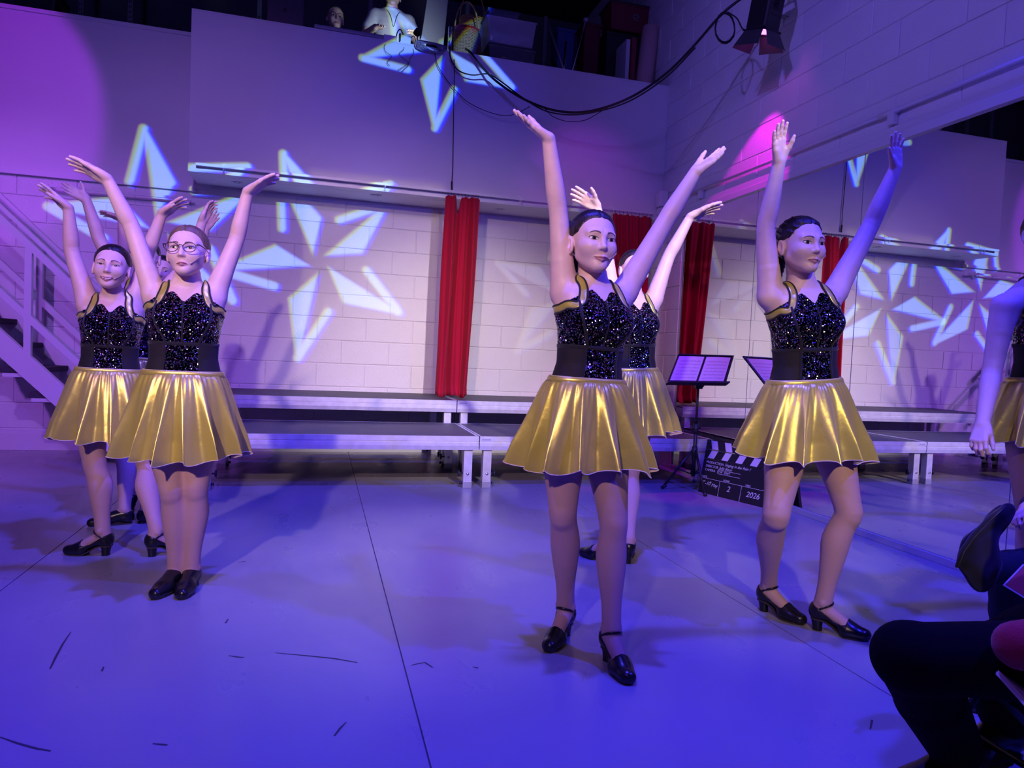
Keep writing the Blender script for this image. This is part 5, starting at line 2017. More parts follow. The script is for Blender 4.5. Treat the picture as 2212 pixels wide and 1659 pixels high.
# crew on the balcony
hB = aty(724, 41, 7.35)
CREW1 = figure('person', 'crew member with round dark glasses and cropped hair, peering over the balcony edge',
               dict(pelvis=(hB[0] - 0.02, 7.52, hB[2] - 0.78), neck=(hB[0] - 0.01, 7.44, hB[2] - 0.15), head=tuple(hB), yaw=[6],
                    kneeR=(hB[0] - 0.14, 7.10, hB[2] - 0.80), ankleR=(hB[0] - 0.14, 7.12, 2.78), toeR=(hB[0] - 0.14, 6.98, 2.66), kneeL=(hB[0] + 0.12, 7.10, hB[2] - 0.80), ankleL=(hB[0] + 0.12, 7.12, 2.78), toeL=(hB[0] + 0.12, 6.98, 2.66),
                    elbowR=(hB[0] - 0.26, 7.25, hB[2] - 0.50), wristR=(hB[0] - 0.14, 7.02, hB[2] - 0.42), tipR=(hB[0] - 0.10, 6.88, hB[2] - 0.44), elbowL=(hB[0] + 0.26, 7.25, hB[2] - 0.50), wristL=(hB[0] + 0.16, 7.02, hB[2] - 0.42), tipL=(hB[0] + 0.12, 6.88, hB[2] - 0.44)),
               navy_knit, jeans_dark, hs=1.06, head=(10, -14, 0), hair='short', hair_m=hair_grey, shoes=False, floor=2.66)
glasses(CREW1['root'], CREW1['hf'], CREW1['hs'], CREW1['face'])
hB = aty(848, -9, 7.30)
sB = aty(846, 62, 7.30)
CREW2 = figure('person', 'crew member in a pale grey T-shirt with a lanyard, standing on the balcony',
               dict(pelvis=(sB[0], 7.36, hB[2] - 0.72), neck=(sB[0], 7.32, hB[2] - 0.135), head=tuple(hB), yaw=[4],
                    kneeR=(sB[0] - 0.10, 7.36, 3.02), ankleR=(sB[0] - 0.11, 7.40, 2.78), toeR=(sB[0] - 0.12, 7.2, 2.66), kneeL=(sB[0] + 0.10, 7.36, 3.02), ankleL=(sB[0] + 0.11, 7.40, 2.78), toeL=(sB[0] + 0.12, 7.2, 2.66),
                    elbowR=(sB[0] - 0.27, 7.25, hB[2] - 0.46), wristR=(sB[0] - 0.18, 7.02, hB[2] - 0.46), tipR=(sB[0] - 0.10, 6.90, hB[2] - 0.47), elbowL=(sB[0] + 0.27, 7.25, hB[2] - 0.46), wristL=(sB[0] + 0.20, 7.02, hB[2] - 0.46), tipL=(sB[0] + 0.12, 6.90, hB[2] - 0.47)),
               tee_m, jeans_dark, hs=1.06, head=(4, -6, 0), hair='short', sleeves=False, shoes=False, w=1.08, floor=2.66)
T = CREW2['T']
MB().tube(catmull([T.ring(math.radians(a), t, 0.022) for a, t in ((-60, 0.97), (-34, 0.93), (-14, 0.82), (0, 0.66), (14, 0.82), (34, 0.93), (60, 0.97))], 4), 0.004, 6).build('lanyard', black_plastic, CREW2['root'])
MB().tube([T.ring(math.radians(a), 1.0, 0.012) for a in range(-180, 181, 20)], 0.008, 8, caps=False).build('collar', tee_m, CREW2['root'])


# ================================================================== stage props
# ---- music stand
ms = thing('music_stand', 'black tripod music stand holding two sheets, between curtain and mirror', 'music stand', (2.93, 4.92, 0))
BLc, BRc, TLc, TRc = [Vector(p) for p in (aty(1440, 829, 4.84), aty(1566, 831, 4.88), aty(1465, 765, 4.97), aty(1581, 764, 5.01))]
TRc = TLc + (BRc - BLc) * 0.98


def desk(s, t, off=0.0):
    p = BLc * (1 - s) * (1 - t) + BRc * s * (1 - t) + TLc * (1 - s) * t + TRc * s * t
    return p + DN * off


DN = (BRc - BLc).cross(TLc - BLc).normalized()
if DN.y > 0: DN = -DN


def slab(m, s0, t0, s1, t1, o0, o1, mi=0):
    vs = [desk(s, t, o) for o in (o0, o1) for s, t in ((s0, t0), (s1, t0), (s1, t1), (s0, t1))]
    m.add(vs, [(0, 3, 2, 1), (4, 5, 6, 7), (0, 1, 5, 4), (1, 2, 6, 5), (2, 3, 7, 6), (3, 0, 4, 7)], False, mi)
    return m


slab(MB(), 0.0, 0.0, 1.0, 1.0, -0.004, 0.0).build('desk_panel', black_metal, ms)
m = MB()
slab(m, -0.02, -0.035, 1.02, 0.0, -0.004, 0.055)
slab(m, -0.02, 0.0, 1.02, 0.02, 0.048, 0.055)
m.build('ledge', black_metal, ms)
m = MB()
slab(m, 0.0, 0.965, 1.0, 1.0, 0.0, 0.010)
slab(m, 0.965, 0.0, 1.0, 1.0, 0.0, 0.010)
slab(m, 0.0, 0.0, 0.02, 1.0, 0.0, 0.006)
m.build('rim', black_metal, ms)
top = Vector(aty(1508, 840, 4.97))
bx, by = top.x, top.y
MB().tube([(bx, by, 0.12), (bx, by, top.z - 0.28)], 0.015, 12).build('lower_tube', black_metal, ms)
MB().tube([(bx, by, top.z - 0.34), (bx, by, top.z + 0.03)], 0.010, 12).build('upper_tube', black_metal, ms)
m = MB().tube([(bx, by, top.z - 0.36), (bx, by, top.z - 0.28)], 0.021, 12)
m.tube([(bx - 0.045, by, top.z - 0.315), (bx + 0.040, by, top.z - 0.315)], 0.009, 8)
m.lathe([(0.0, -0.008), (0.018, -0.006), (0.018, 0.006), (0.0, 0.008)], 12, (bx - 0.04, by, top.z - 0.315), Matrix.Rotation(PI / 2, 4, 'Y'))
m.build('height_clamp', black_plastic, ms)
m = MB().box(bx - 0.03, by - 0.02, top.z, bx + 0.03, by + 0.02, top.z + 0.07, bev=0.004)
m.tube([(bx, by, top.z + 0.02), (bx + 0.03, by - 0.01, top.z + 0.012), (bx + 0.042, by - 0.012, top.z + 0.028)], 0.006, 6)
m.build('tilt_bracket', black_plastic, ms)
MB().tube([(bx, by, 0.28), (bx, by, 0.36)], 0.022, 12).build('leg_hub', black_plastic, ms)
for a, r_ in ((math.radians(162), 0.24), (math.radians(34), 0.21), (math.radians(266), 0.22)):
    fx, fy = bx + r_ * math.cos(a), by + r_ * math.sin(a)
    lg_ = MB().tube([(bx + 0.015 * math.cos(a), by + 0.015 * math.sin(a), 0.33), (fx, fy, 0.014)], 0.010, 8).build('leg', black_metal, ms)
    MB().tube([(fx - 0.03 * math.cos(a), fy - 0.03 * math.sin(a), 0.034), (fx + 0.01 * math.cos(a), fy + 0.01 * math.sin(a), 0.009)], 0.0135, 8).build('rubber_foot', black_plastic, lg_)
    MB().tube([(bx, by, 0.13), (bx + 0.5 * r_ * math.cos(a), by + 0.5 * r_ * math.sin(a), 0.17)], 0.005, 6).build('brace', black_metal, ms)


def sheet_mat():
    m = mat('printed_music', (0.80, 0.78, 0.78), 0.7)
    nt = m.node_tree
    b = nt.nodes['Principled BSDF']
    uv = nt.nodes.new('ShaderNodeUVMap')
    sp = nt.nodes.new('ShaderNodeSeparateXYZ')
    nt.links.new(uv.outputs[0], sp.inputs[0])
    x, y = sp.outputs[0], sp.outputs[1]
    inx = nmath(nt, 'MULTIPLY', nmath(nt, 'GREATER_THAN', x, 0.10), nmath(nt, 'LESS_THAN', x, 0.92))
    iny = nmath(nt, 'MULTIPLY', nmath(nt, 'GREATER_THAN', y, 0.08), nmath(nt, 'LESS_THAN', y, 0.86))
    fy = nmath(nt, 'FRACT', nmath(nt, 'MULTIPLY', y, 8.0))
    band = nmath(nt, 'MULTIPLY', nmath(nt, 'GREATER_THAN', fy, 0.30), nmath(nt, 'LESS_THAN', fy, 0.72))
    ln = nmath(nt, 'LESS_THAN', nmath(nt, 'FRACT', nmath(nt, 'MULTIPLY', fy, 11.0)), 0.22)
    n = nt.nodes.new('ShaderNodeTexNoise')
    n.inputs['Scale'].default_value = 1.0
    mp = nt.nodes.new('ShaderNodeMapping')
    mp.inputs['Scale'].default_value = (46, 40, 1)
    nt.links.new(uv.outputs[0], mp.inputs[0])
    nt.links.new(mp.outputs[0], n.inputs['Vector'])
    note = nmath(nt, 'GREATER_THAN', n.outputs['Fac'], 0.60)
    ink = nmath(nt, 'MULTIPLY', nmath(nt, 'MULTIPLY', nmath(nt, 'MAXIMUM', nmath(nt, 'MULTIPLY', ln, 0.6), note), band), nmath(nt, 'MULTIPLY', inx, iny))
    mx = nt.nodes.new('ShaderNodeMix')
    mx.data_type = 'RGBA'
    mx.inputs['A'].default_value = (0.80, 0.78, 0.78, 1)
    mx.inputs['B'].default_value = (0.10, 0.09, 0.10, 1)
    nt.links.new(ink, mx.inputs['Factor'])
    nt.links.new(mx.outputs['Result'], b.inputs['Base Color'])
    return m


smat = sheet_mat()
for (s0, s1, lb) in ((0.03, 0.475, 'left page of printed music on the black stand'), (0.515, 0.955, 'right page of printed music on the black stand')):
    me = bpy.data.meshes.new('music_page')
    vs = []
    n = 8
    for k in range(n + 1):
        s = s0 + (s1 - s0) * k / n
        o = 0.003 + 0.004 * math.sin(PI * k / n)
        for t in (0.035, 0.93):
            vs.append(desk(s, t, o))
    fs = [(2 * k, 2 * k + 2, 2 * k + 3, 2 * k + 1) for k in range(n)]
    me.from_pydata(vs, [], fs)
    uvl = me.uv_layers.new(name='UVMap')
    for p in me.polygons:
        for li, vi in zip(p.loop_indices, p.vertices):
            uvl.data[li].uv = ((vi // 2) / n, vi % 2)
    me.materials.append(smat)
    o = link('music_page', me)
    sd = o.modifiers.new('thickness', 'SOLIDIFY'); sd.thickness = 0.0015; sd.offset = -1
    tag(o, lb, 'sheet music', 'music pages on the stand')

# ---- oversized clapperboard standing against the mirror
C0, C1 = Vector((2.965, 4.93, 0.0)), Vector((3.175, 4.28, 0.0))
CL = (C1 - C0).length
cx_ = (C1 - C0).normalized()
cu_ = Vector((0.075, 0.024, 0.43)).normalized()
cn_ = cx_.cross(cu_).normalized()
if cn_.x > 0: cn_ = -cn_
CH = 0.435
cb = thing('clapperboard', 'big black clapperboard with chalk writing and white chevrons, leaning by the mirror', 'clapperboard', C0)
chalk = mat('chalk_white', (0.72, 0.72, 0.74), 0.9)
board_m = mat('blackboard', (0.010, 0.010, 0.012), 0.6, bump=0.1, bscale=200)


def cpt(s, h, o=0.0):
    return C0 + cx_ * s + cu_ * h + cn_ * o


def cslab(m, poly, o0, o1, mi=0):
    n = len(poly)
    vs = [cpt(s, h, o0) for s, h in poly] + [cpt(s, h, o1) for s, h in poly]
    fs = [tuple(range(n))[::-1], tuple(range(n, 2 * n))] + [(k, (k + 1) % n, n + (k + 1) % n, n + k) for k in range(n)]
    m.add(vs, fs, False, mi)
    return m


cslab(MB(), [(0, 0), (CL, 0), (CL, 0.275), (0, 0.275)], -0.018, 0.0).build('slate', board_m, cb)
stk1 = cslab(MB(), [(0, 0.277), (CL, 0.277), (CL, 0.350), (0, 0.350)], -0.018, 0.0).build('fixed_stick', board_m, cb)
stk2 = cslab(MB(), [(0, 0.353), (CL, 0.353), (CL, 0.430), (0, 0.430)], -0.018, 0.0).build('hinged_stick', board_m, cb)
for k in range(5):
    s = 0.035 + 0.135 * k
    w_ = 0.062
    cslab(MB(), [(s, 0.283), (s + w_, 0.283), (s + w_ + 0.030, 0.346), (s + 0.030, 0.346)], 0.0, 0.0012).build('white_stripe', chalk, stk1)
    cslab(MB(), [(s + 0.030, 0.356), (s + w_ + 0.030, 0.356), (s + w_ + 0.005, 0.425), (s + 0.005, 0.425)], 0.0, 0.0012).build('white_stripe', chalk, stk2)


def writing(txt, s, h, size, slant=0.0, name='lettering'):
    c = bpy.data.curves.new(name, 'FONT')
    c.body = txt
    c.size = size
    c.shear = slant
    c.extrude = 0.0003
    o = bpy.data.objects.new(name, c)
    COL.objects.link(o)
    c.materials.append(chalk)
    mw_ = Matrix.Identity(4)
    p = cpt(s, h, 0.0008)
    for i in range(3):
        mw_[i][0] = cx_[i]; mw_[i][1] = cu_[i]; mw_[i][2] = cn_[i]; mw_[i][3] = p[i]
    dg = bpy.context.evaluated_depsgraph_get()
    me = bpy.data.meshes.new_from_object(o.evaluated_get(dg))
    bpy.data.objects.remove(o)
    me.transform(mw_)
    return link(name, me, cb)


writing('PRODUCTION', 0.030, 0.243, 0.026)
writing('Singing in the Rain ?', 0.212, 0.243, 0.030, 0.35)
writing('DIRECTOR', 0.030, 0.212, 0.026)
writing('Julia Boon', 0.165, 0.212, 0.030, 0.35)
writing('CAMERA', 0.030, 0.181, 0.026)
writing('ITW  ONT', 0.150, 0.181, 0.027, 0.2)
writing('DATE', 0.012, 0.126, 0.020)
writing('9', 0.015, 0.070, 0.042, 0.25)
writing('th', 0.038, 0.092, 0.018, 0.2)
writing('-10', 0.053, 0.070, 0.040, 0.25)
writing('th', 0.100, 0.092, 0.018, 0.2)
writing('May', 0.118, 0.066, 0.036, 0.3)
writing('SCENE', 0.225, 0.126, 0.020)
writing('2', 0.270, 0.055, 0.060, 0.2)
writing('TAKE', 0.43, 0.126, 0.020)
writing('2026', 0.45, 0.050, 0.060, 0.2)
m = MB()
for (s0, h0, s1, h1) in ((0.155, 0.205, 0.37, 0.205), (0.155, 0.174, 0.37, 0.174), (0.0, 0.121, CL, 0.121), (0.195, 0.0, 0.195, 0.121), (0.40, 0.0, 0.40, 0.121)):
    d = 0.0012
    if h0 == h1: cslab(m, [(s0, h0 - d), (s1, h0 - d), (s1, h0 + d), (s0, h0 + d)], 0.0, 0.0006)
    else: cslab(m, [(s0 - d, h0), (s0 + d, h0), (s0 + d, h1), (s0 - d, h1)], 0.0, 0.0006)
m.build('ruled_lines', chalk, cb)

# ---- stage lantern with barn doors on the right wall
LP = Vector(atx(1652, 38, 3.0))
LD = Vector((-0.02, 0.24, -1.0)).normalized()
LX = Vector((0.35, -0.93, -0.1)); LX = (LX - LD * LX.dot(LD)).normalized()
LY = LD.cross(LX)
ML = Matrix(((LX.x, LY.x, LD.x, LP.x), (LX.y, LY.y, LD.y, LP.y), (LX.z, LY.z, LD.z, LP.z), (0, 0, 0, 1)))
sl_ = thing('stage_lantern', 'black stage lantern with magenta lit barn doors hanging by the right wall', 'stage light', LP)
MB().box(-0.085, -0.085, -0.19, 0.085, 0.085, 0.09, bev=0.018, mtx=ML).box(-0.070, -0.070, -0.23, 0.070, 0.070, -0.18, bev=0.01, mtx=ML).build('housing', black_metal, sl_)
m = MB()
for k in range(5):
    m.box(-0.088, -0.06, -0.16 + 0.035 * k, 0.088, 0.06, -0.148 + 0.035 * k, bev=0.002, mtx=ML)
m.build('cooling_fins', black_plastic, sl_)
MB().box(-0.096, -0.096, 0.088, 0.096, -0.078, 0.10, mtx=ML).box(-0.096, 0.078, 0.088, 0.096, 0.096, 0.10, mtx=ML).box(-0.096, -0.096, 0.088, -0.078, 0.096, 0.10, mtx=ML).box(0.078, -0.096, 0.088, 0.096, 0.096, 0.10, mtx=ML).build('gate_frame', black_metal, sl_)
MB().lathe([(0.0, 0.097), (0.070, 0.095), (0.074, 0.0915)], 24, (0, 0, 0), ML).build('lens', mat('lit_magenta_lens', (0.3, 0.02, 0.25), 0.2, emit=(1.0, 0.08, 0.9), estr=8.0), sl_)
for k in range(4):
    a = k * PI / 2
    Rm = ML @ Matrix.Rotation(a, 4, 'Z')
    w0, w1, L_ = 0.080, 0.105, 0.125
    op = math.radians(28)
    b0, b1 = Vector((-w0, 0.092, 0.100)), Vector((w0, 0.092, 0.100))
    t1, t0 = Vector((w1, 0.092 + L_ * math.sin(op), 0.100 + L_ * math.cos(op))), Vector((-w1, 0.092 + L_ * math.sin(op), 0.100 + L_ * math.cos(op)))
    nn = Vector((0, math.cos(op), -math.sin(op))) * 0.002
    vs = [Rm @ p for p in (b0, b1, t1, t0, b0 + nn, b1 + nn, t1 + nn, t0 + nn)]
    MB().add(vs, [(0, 1, 2, 3), (7, 6, 5, 4), (0, 4, 5, 1), (1, 5, 6, 2), (2, 6, 7, 3), (3, 7, 4, 0)]).build('barn_door', mat('barn_door_black', (0.05, 0.05, 0.052), 0.5), sl_)
_lp = ML @ Vector((0, 0, 0.112))
spot('magenta_wall', _lp, _lp + Vector((0.10, 0.44, -1.0)), (0.85, 0.01, 0.80), 85, 56, 0.25, 0.015)
m = MB()
yk = [ML @ Vector(p) for p in ((-0.10, 0, -0.05), (-0.105, 0, -0.20), (-0.06, 0, -0.30), (0.06, 0, -0.30), (0.105, 0, -0.20), (0.10, 0, -0.05))]
m.tube(yk, 0.010, 8)
m.build('yoke', black_metal, sl_)
tp_ = ML @ Vector((0, 0, -0.30))
MB().tube([tp_, tp_ + Vector((0.0, 0, 0.22))], 0.016, 10).tube([tp_ + Vector((0, 0, 0.18)), (XR - 0.012, tp_.y, tp_.z + 0.18)], 0.018, 10).build('hanging_arm', black_metal, sl_)
MB().box(XR - 0.03, tp_.y - 0.05, tp_.z + 0.10, XR - 0.0105, tp_.y + 0.05, tp_.z + 0.26, bev=0.004).build('wall_plate', black_metal, sl_)
wb_ = thing('wall_bracket', 'small grey steel bracket on the wall beside the stage lantern', 'bracket', atx(1692, 42, 3.29))
p = atx(1694, 44, 3.285)
MB().box(3.08, p[1] - 0.02, p[2] + 0.02, XR - 0.0105, p[1] + 0.02, p[2] + 0.03, bev=0.002).build('arm', mat('grey_steel', (0.35, 0.35, 0.38), 0.4, metal=0.7), wb_)
MB().box(3.08, p[1] - 0.02, p[2] - 0.03, 3.09, p[1] + 0.02, p[2] + 0.03, bev=0.002).build('tab', mat('grey_steel', (0.35, 0.35, 0.38), 0.4, metal=0.7), wb_)


# ---- cables
def cable(name, label, pts, r, closed=False):
    return tag(MB().tube(catmull([aty(*p) for p in pts], 7), r, 8).build(name, cable_m), label, 'cable')


cable('power_cable', 'heavy black cable swagged from the balcony edge up to the stage lantern',
      [(1640, -30, 4.55), (1590, 5, 4.65), (1552, 38, 4.75), (1500, 98, 4.95), (1440, 158, 5.20), (1370, 206, 5.45), (1300, 234, 5.70), (1240, 243, 5.90), (1180, 234, 6.05), (1120, 208, 6.20), (1068, 172, 6.32), (1036, 138, 6.40), (1016, 113, 6.44), (1006, 106, 6.60)], 0.0105)
cable('power_cable', 'second black cable looping below the balcony edge into the swag',
      [(976, 96, 6.60), (972, 108, 6.46), (975, 130, 6.44), (990, 152, 6.42), (1020, 162, 6.40), (1055, 160, 6.36), (1085, 178, 6.28), (1130, 212, 6.17), (1180, 240, 6.03), (1240, 248, 5.88), (1310, 236, 5.65), (1372, 212, 5.42), (1442, 164, 5.17), (1502, 103, 4.92)], 0.0065)
cable('signal_cable', 'thin cable drooping across the balcony front below the swag',
      [(938, 108, 6.46), (945, 140, 6.46), (965, 172, 6.46), (985, 196, 6.46), (1010, 220, 6.44), (1050, 240, 6.40), (1090, 250, 6.36), (1118, 244, 6.30), (1145, 230, 6.2)], 0.0035)
cable('signal_cable', 'thin cable sagging under the lowest point of the swag',
      [(1178, 236, 6.06), (1195, 252, 6.05), (1225, 262, 6.02), (1262, 260, 5.96), (1290, 246, 5.86), (1312, 232, 5.68)], 0.0035)
coil = [(1566 + 21 * math.cos(a) * (1 + 0.03 * math.sin(a * 3)), 58 + 33 * math.sin(a) + 1.5 * (a / 6.28), 4.70 + 0.01 * math.sin(2 * a)) for a in np.linspace(0.6, 0.6 + 6.28 * 3, 46)]
tag(MB().tube([aty(*p) for p in coil], 0.0055, 7).build('cable_coil', cable_m), 'coil of black cable hanging beside the stage lantern', 'cable')
cable('power_cable', 'short black lead from the coil into the lantern', [(1572, 26, 4.70), (1592, 40, 4.64), (1604, 62, 4.60), (1622, 70, 4.56), (1640, 52, 4.56)], 0.005)
for i, pts in enumerate(([(838, 88, 6.55), (830, 100, 6.475), (834, 112, 6.47), (846, 122, 6.47), (836, 134, 6.47), (842, 142, 6.47)],
                         [(872, 95, 6.55), (872, 106, 6.475), (862, 116, 6.47), (874, 128, 6.47), (882, 136, 6.47), (868, 146, 6.47), (858, 152, 6.47)],
                         [(886, 96, 6.55), (894, 112, 6.475), (886, 126, 6.47), (882, 140, 6.47), (872, 150, 6.47), (866, 156, 6.47)])):
    cable('thin_lead', ['thin lead dangling over the balcony edge, left of three', 'thin lead dangling over the balcony edge, middle of three', 'thin lead dangling over the balcony edge, right of three'][i], pts, 0.0022)


# ================================================================== things kept on the balcony
def pxbox(m, u0, v0, u1, v1, y, depth, bev=0.004, mi=0, zmin=None):
    p, q = aty((u0), (v0 + 0.0), y), aty(u1, v1, y)
    z0 = min(p[2], q[2]) if zmin is None else zmin
    m.box(p[0], y, z0, q[0], y + depth, max(p[2], q[2]), bev=bev, mi=mi)
    return m


shelf_m = mat('shelf_steel', (0.20, 0.20, 0.24), 0.5, metal=0.5)
shelf_w = mat('shelf_board', (0.09, 0.08, 0.09), 0.8)
SY = 7.75
rack = thing('storage_rack', 'dark steel storage rack with slotted uprights at the back of the balcony', 'shelving', (-0.5, SY, 2.66))
for u in (174, 281, 560, 800, 1010, 1180):
    xx = aty(u, 30, SY)[0]
    m = MB().box(xx - 0.022, SY, 2.66, xx + 0.022, SY + 0.03, 4.9, bev=0.002)
    m.build('upright', shelf_m, rack)
    m = MB()
    for k in range(16):
        zz = 3.60 + 0.05 * k
        m.box(xx - 0.012, SY - 0.001, zz, xx - 0.004, SY + 0.0005, zz + 0.026).box(xx + 0.004, SY - 0.001, zz + 0.006, xx + 0.012, SY + 0.0005, zz + 0.032)
    o = m.build('slots', black_plastic, rack)
xA, xB = aty(-80, 0, SY)[0], aty(1215, 60, SY)[0]
for zz in (3.42, 4.06):
    MB().box(xA, SY + 0.002, zz - 0.05, xB, SY + 0.50, zz, bev=0.003).build('shelf', shelf_w, rack)
    MB().box(xA, SY - 0.004, zz - 0.055, xB, SY + 0.004, zz + 0.002, bev=0.002).build('shelf_beam', shelf_m, rack)


def tub(label, u0, u1, y, ztop, zbot, depth, color, rough=0.4, trans=0.0, lid=None, cat='storage box', rim=True, nm='storage_tub', alpha=None):
    x0, x1 = aty(u0, 60, y)[0], aty(u1, 60, y)[0]
    t = thing(nm, label, cat, ((x0 + x1) / 2, y + depth / 2, zbot))
    mm = mat('tub_%d_%d' % (int(u0), int(u1)), color, rough, alpha=alpha)
    tp = 0.025
    rows = []
    for (g, z) in ((tp + 0.01, zbot), (tp, zbot + 0.01), (0.004, ztop - 0.02), (0.0, ztop)):
        pts = []
        for (cx, cy, a0) in ((x1 - g - 0.02, y + depth - g - 0.02, 0), (x0 + g + 0.02, y + depth - g - 0.02, 90), (x0 + g + 0.02, y + g + 0.02, 180), (x1 - g - 0.02, y + g + 0.02, 270)):
            for k in range(4):
                a = math.radians(a0 + 30 * k)
                pts.append((cx + 0.02 * math.cos(a), cy + 0.02 * math.sin(a), z))
        rows.append(pts)
    m = MB().grid(rows, False, close=True)
    m.add(rows[0], [tuple(range(16))[::-1]])
    if lid is None and rim is False:
        m.add(rows[-1], [tuple(range(16))])
    m.build('tub_body', mm, t)
    if rim:
        out = [(px + (0.008 if px > (x0 + x1) / 2 else -0.008), py + (0.008 if py > y + depth / 2 else -0.008), ztop) for px, py, _ in rows[-1]]
        dn = [(a, b, ztop - 0.014) for a, b, _ in out]
        MB().grid([rows[-1], out, dn], False, close=True).build('rim', mm, t)
    if lid is not None:
        lm = mat('lid_%d' % int(u0), lid, 0.45)
        MB().box(x0 - 0.01, y - 0.01, ztop, x1 + 0.01, y + depth + 0.01, ztop + 0.018, bev=0.006).box(x0 + 0.03, y + 0.03, ztop + 0.018, x1 - 0.03, y + depth - 0.03, ztop + 0.028, bev=0.004).build('lid', lm, t)
    return t, x0, x1


# left-hand rack: crates and bins seen over the parapet
for (lb, u0, u1, z1, col, lid, z0) in (('dark red crate on the rack, leftmost behind the parapet', 92, 165, 3.74, (0.16, 0.02, 0.04), (0.05, 0.02, 0.03), 3.42),
                                       ('black crate on the rack between the slotted uprights', 186, 268, 3.70, (0.03, 0.03, 0.05), (0.03, 0.03, 0.04), 3.42),
                                       ('navy plastic crate with a paper label on the rack', 298, 370, 3.72, (0.03, 0.04, 0.09), (0.02, 0.02, 0.04), 3.42),
                                       ('slate blue crate on the rack left of the laptop', 386, 470, 3.70, (0.06, 0.06, 0.10), (0.03, 0.03, 0.05), 3.42),
                                       ('violet box on the top shelf left of the laptop', 500, 556, 4.36, (0.16, 0.05, 0.14), (0.10, 0.04, 0.10), 4.06),
                                       ('black carton on the top shelf near the left edge', 20, 120, 4.32, (0.03, 0.03, 0.04), (0.03, 0.03, 0.04), 4.06)):
    t_, xa, xb = tub(lb, u0, u1, SY + 0.05, z1, z0 + 0.003, 0.38, col, 0.5, lid=lid, nm='storage_crate')
    if 'label' in lb:
        MB().box(xa + 0.05, SY + 0.046, 3.50, xb - 0.06, SY + 0.052, 3.63).build('paper_label', mat('paper_label', (0.45, 0.45, 0.5), 0.7), t_)

# table along the balcony edge carrying the lighting gear
tb = thing('trestle_table', 'dark trestle table just behind the balcony front', 'table', (0.3, 6.9, 2.66))
MB().box(-0.95, 6.66, 3.60, 1.15, 7.02, 3.625, bev=0.003).build('tabletop', shelf_w, tb)
for x in (-0.85, 1.05):
    for y in (6.70, 6.98):
        MB().box(x - 0.02, y - 0.02, 2.66, x + 0.02, y + 0.02, 3.60).build('leg', black_metal, tb)
# laptop, lid towards the room
lp0, lp1 = aty(577, 20, 6.72), aty(656, 30, 6.72)
lt = thing('laptop', 'dark laptop with its lid open, a small fruit emblem on the back', 'laptop', ((lp0[0] + lp1[0]) / 2, 6.8, 3.625))
lap_m = mat('space_grey_shell', (0.10, 0.09, 0.12), 0.35, metal=0.6)
zt = aty(616, -28, 6.72)[2]
MB().box(lp0[0], 6.74, 3.626, lp1[0], 6.98, 3.640, bev=0.004).build('base', lap_m, lt)
MB().box(lp0[0], 6.722, 3.636, lp1[0], 6.730, zt, bev=0.003).build('lid', lap_m, lt)
ec = aty(616, 21, 6.721)
er = 0.020
m = MB()
out = []
for k in range(32):
    a = 2 * PI * k / 32
    rr = er * (1 - 0.10 * math.cos(2 * a) * 0.6) * (1 - 0.18 * max(0, math.sin(a)) ** 12 - 0.12 * max(0, -math.sin(a)) ** 14)
    x, z = rr * math.cos(a) * 0.95, rr * math.sin(a)
    bx_, bz_ = x - er * 1.15, z - er * 0.12
    if math.hypot(bx_, bz_) < er * 0.48:
        q = er * 0.48 / max(1e-6, math.hypot(bx_, bz_))
        x, z = er * 1.15 + bx_ * q, er * 0.12 + bz_ * q
    out.append((ec[0] + x, ec[2] + z - 0.004))
m.prism(out, 0.001, Matrix.Translation((0, 6.7212, 0)))
leaf = [(ec[0] + 0.001 + 0.011 * t * 0.7 + s * 0.004 * math.sin(PI * t), ec[2] + 0.018 + 0.011 * t) for t, s in ((0, 1), (0.3, 1), (0.7, 1), (1, 0), (0.7, -1), (0.3, -1))]
m.prism(leaf, 0.001, Matrix.Translation((0, 6.7212, 0)))
m.build('emblem', black_plastic, lt)
# lighting desk lying on the ledge
q0, q1 = aty(679, 54, 6.53), aty(829, 79, 6.53)
ldk = thing('lighting_desk', 'flat grey control desk lying on the balcony ledge left of the T-shirt', 'control desk', ((q0[0] + q1[0]) / 2, 6.6, 3.815))
zl = 3.817
MB().box(q0[0], 6.48, zl, q1[0], 6.80, zl + 0.018, bev=0.005).box(q0[0] + 0.002, 6.50, zl + 0.018, q1[0] - 0.002, 6.80, zl + 0.036, bev=0.005).build('casing', mat('desk_grey', (0.30, 0.28, 0.34), 0.45), ldk)
m = MB()
for k in range(12):
    x = q0[0] + 0.05 + (q1[0] - q0[0] - 0.1) * k / 11
    m.box(x - 0.006, 6.58, zl + 0.036, x + 0.006, 6.60, zl + 0.046, bev=0.002)
m.build('faders', black_plastic, ldk)
# white power units lit by a little work lamp
pj = thing('power_unit', 'white box with black leads and plugs glowing in the work light', 'electrical box', aty(865, 90, 6.56))
c = aty(850, 88, 6.54)
MB().box(c[0] - 0.09, 6.51, zl, c[0] + 0.03, 6.66, zl + 0.050, bev=0.006).build('casing', mat('white_plastic', (0.8, 0.8, 0.82), 0.4), pj)
MB().box(c[0] + 0.055, 6.51, zl, c[0] + 0.155, 6.60, zl + 0.070, bev=0.006).build('adapter', mat('white_plastic', (0.8, 0.8, 0.82), 0.4), pj)
m = MB().tube(catmull([(c[0] + 0.02, 6.54, zl + 0.05), (c[0] + 0.035, 6.52, zl + 0.10), (c[0] + 0.06, 6.53, zl + 0.12), (c[0] + 0.085, 6.52, zl + 0.07)], 5), 0.005, 6)
m.tube(catmull([(c[0] + 0.15, 6.54, zl + 0.06), (c[0] + 0.18, 6.53, zl + 0.085), (c[0] + 0.20, 6.53, zl + 0.04), (c[0] + 0.19, 6.52, zl + 0.004)], 5), 0.004, 6)
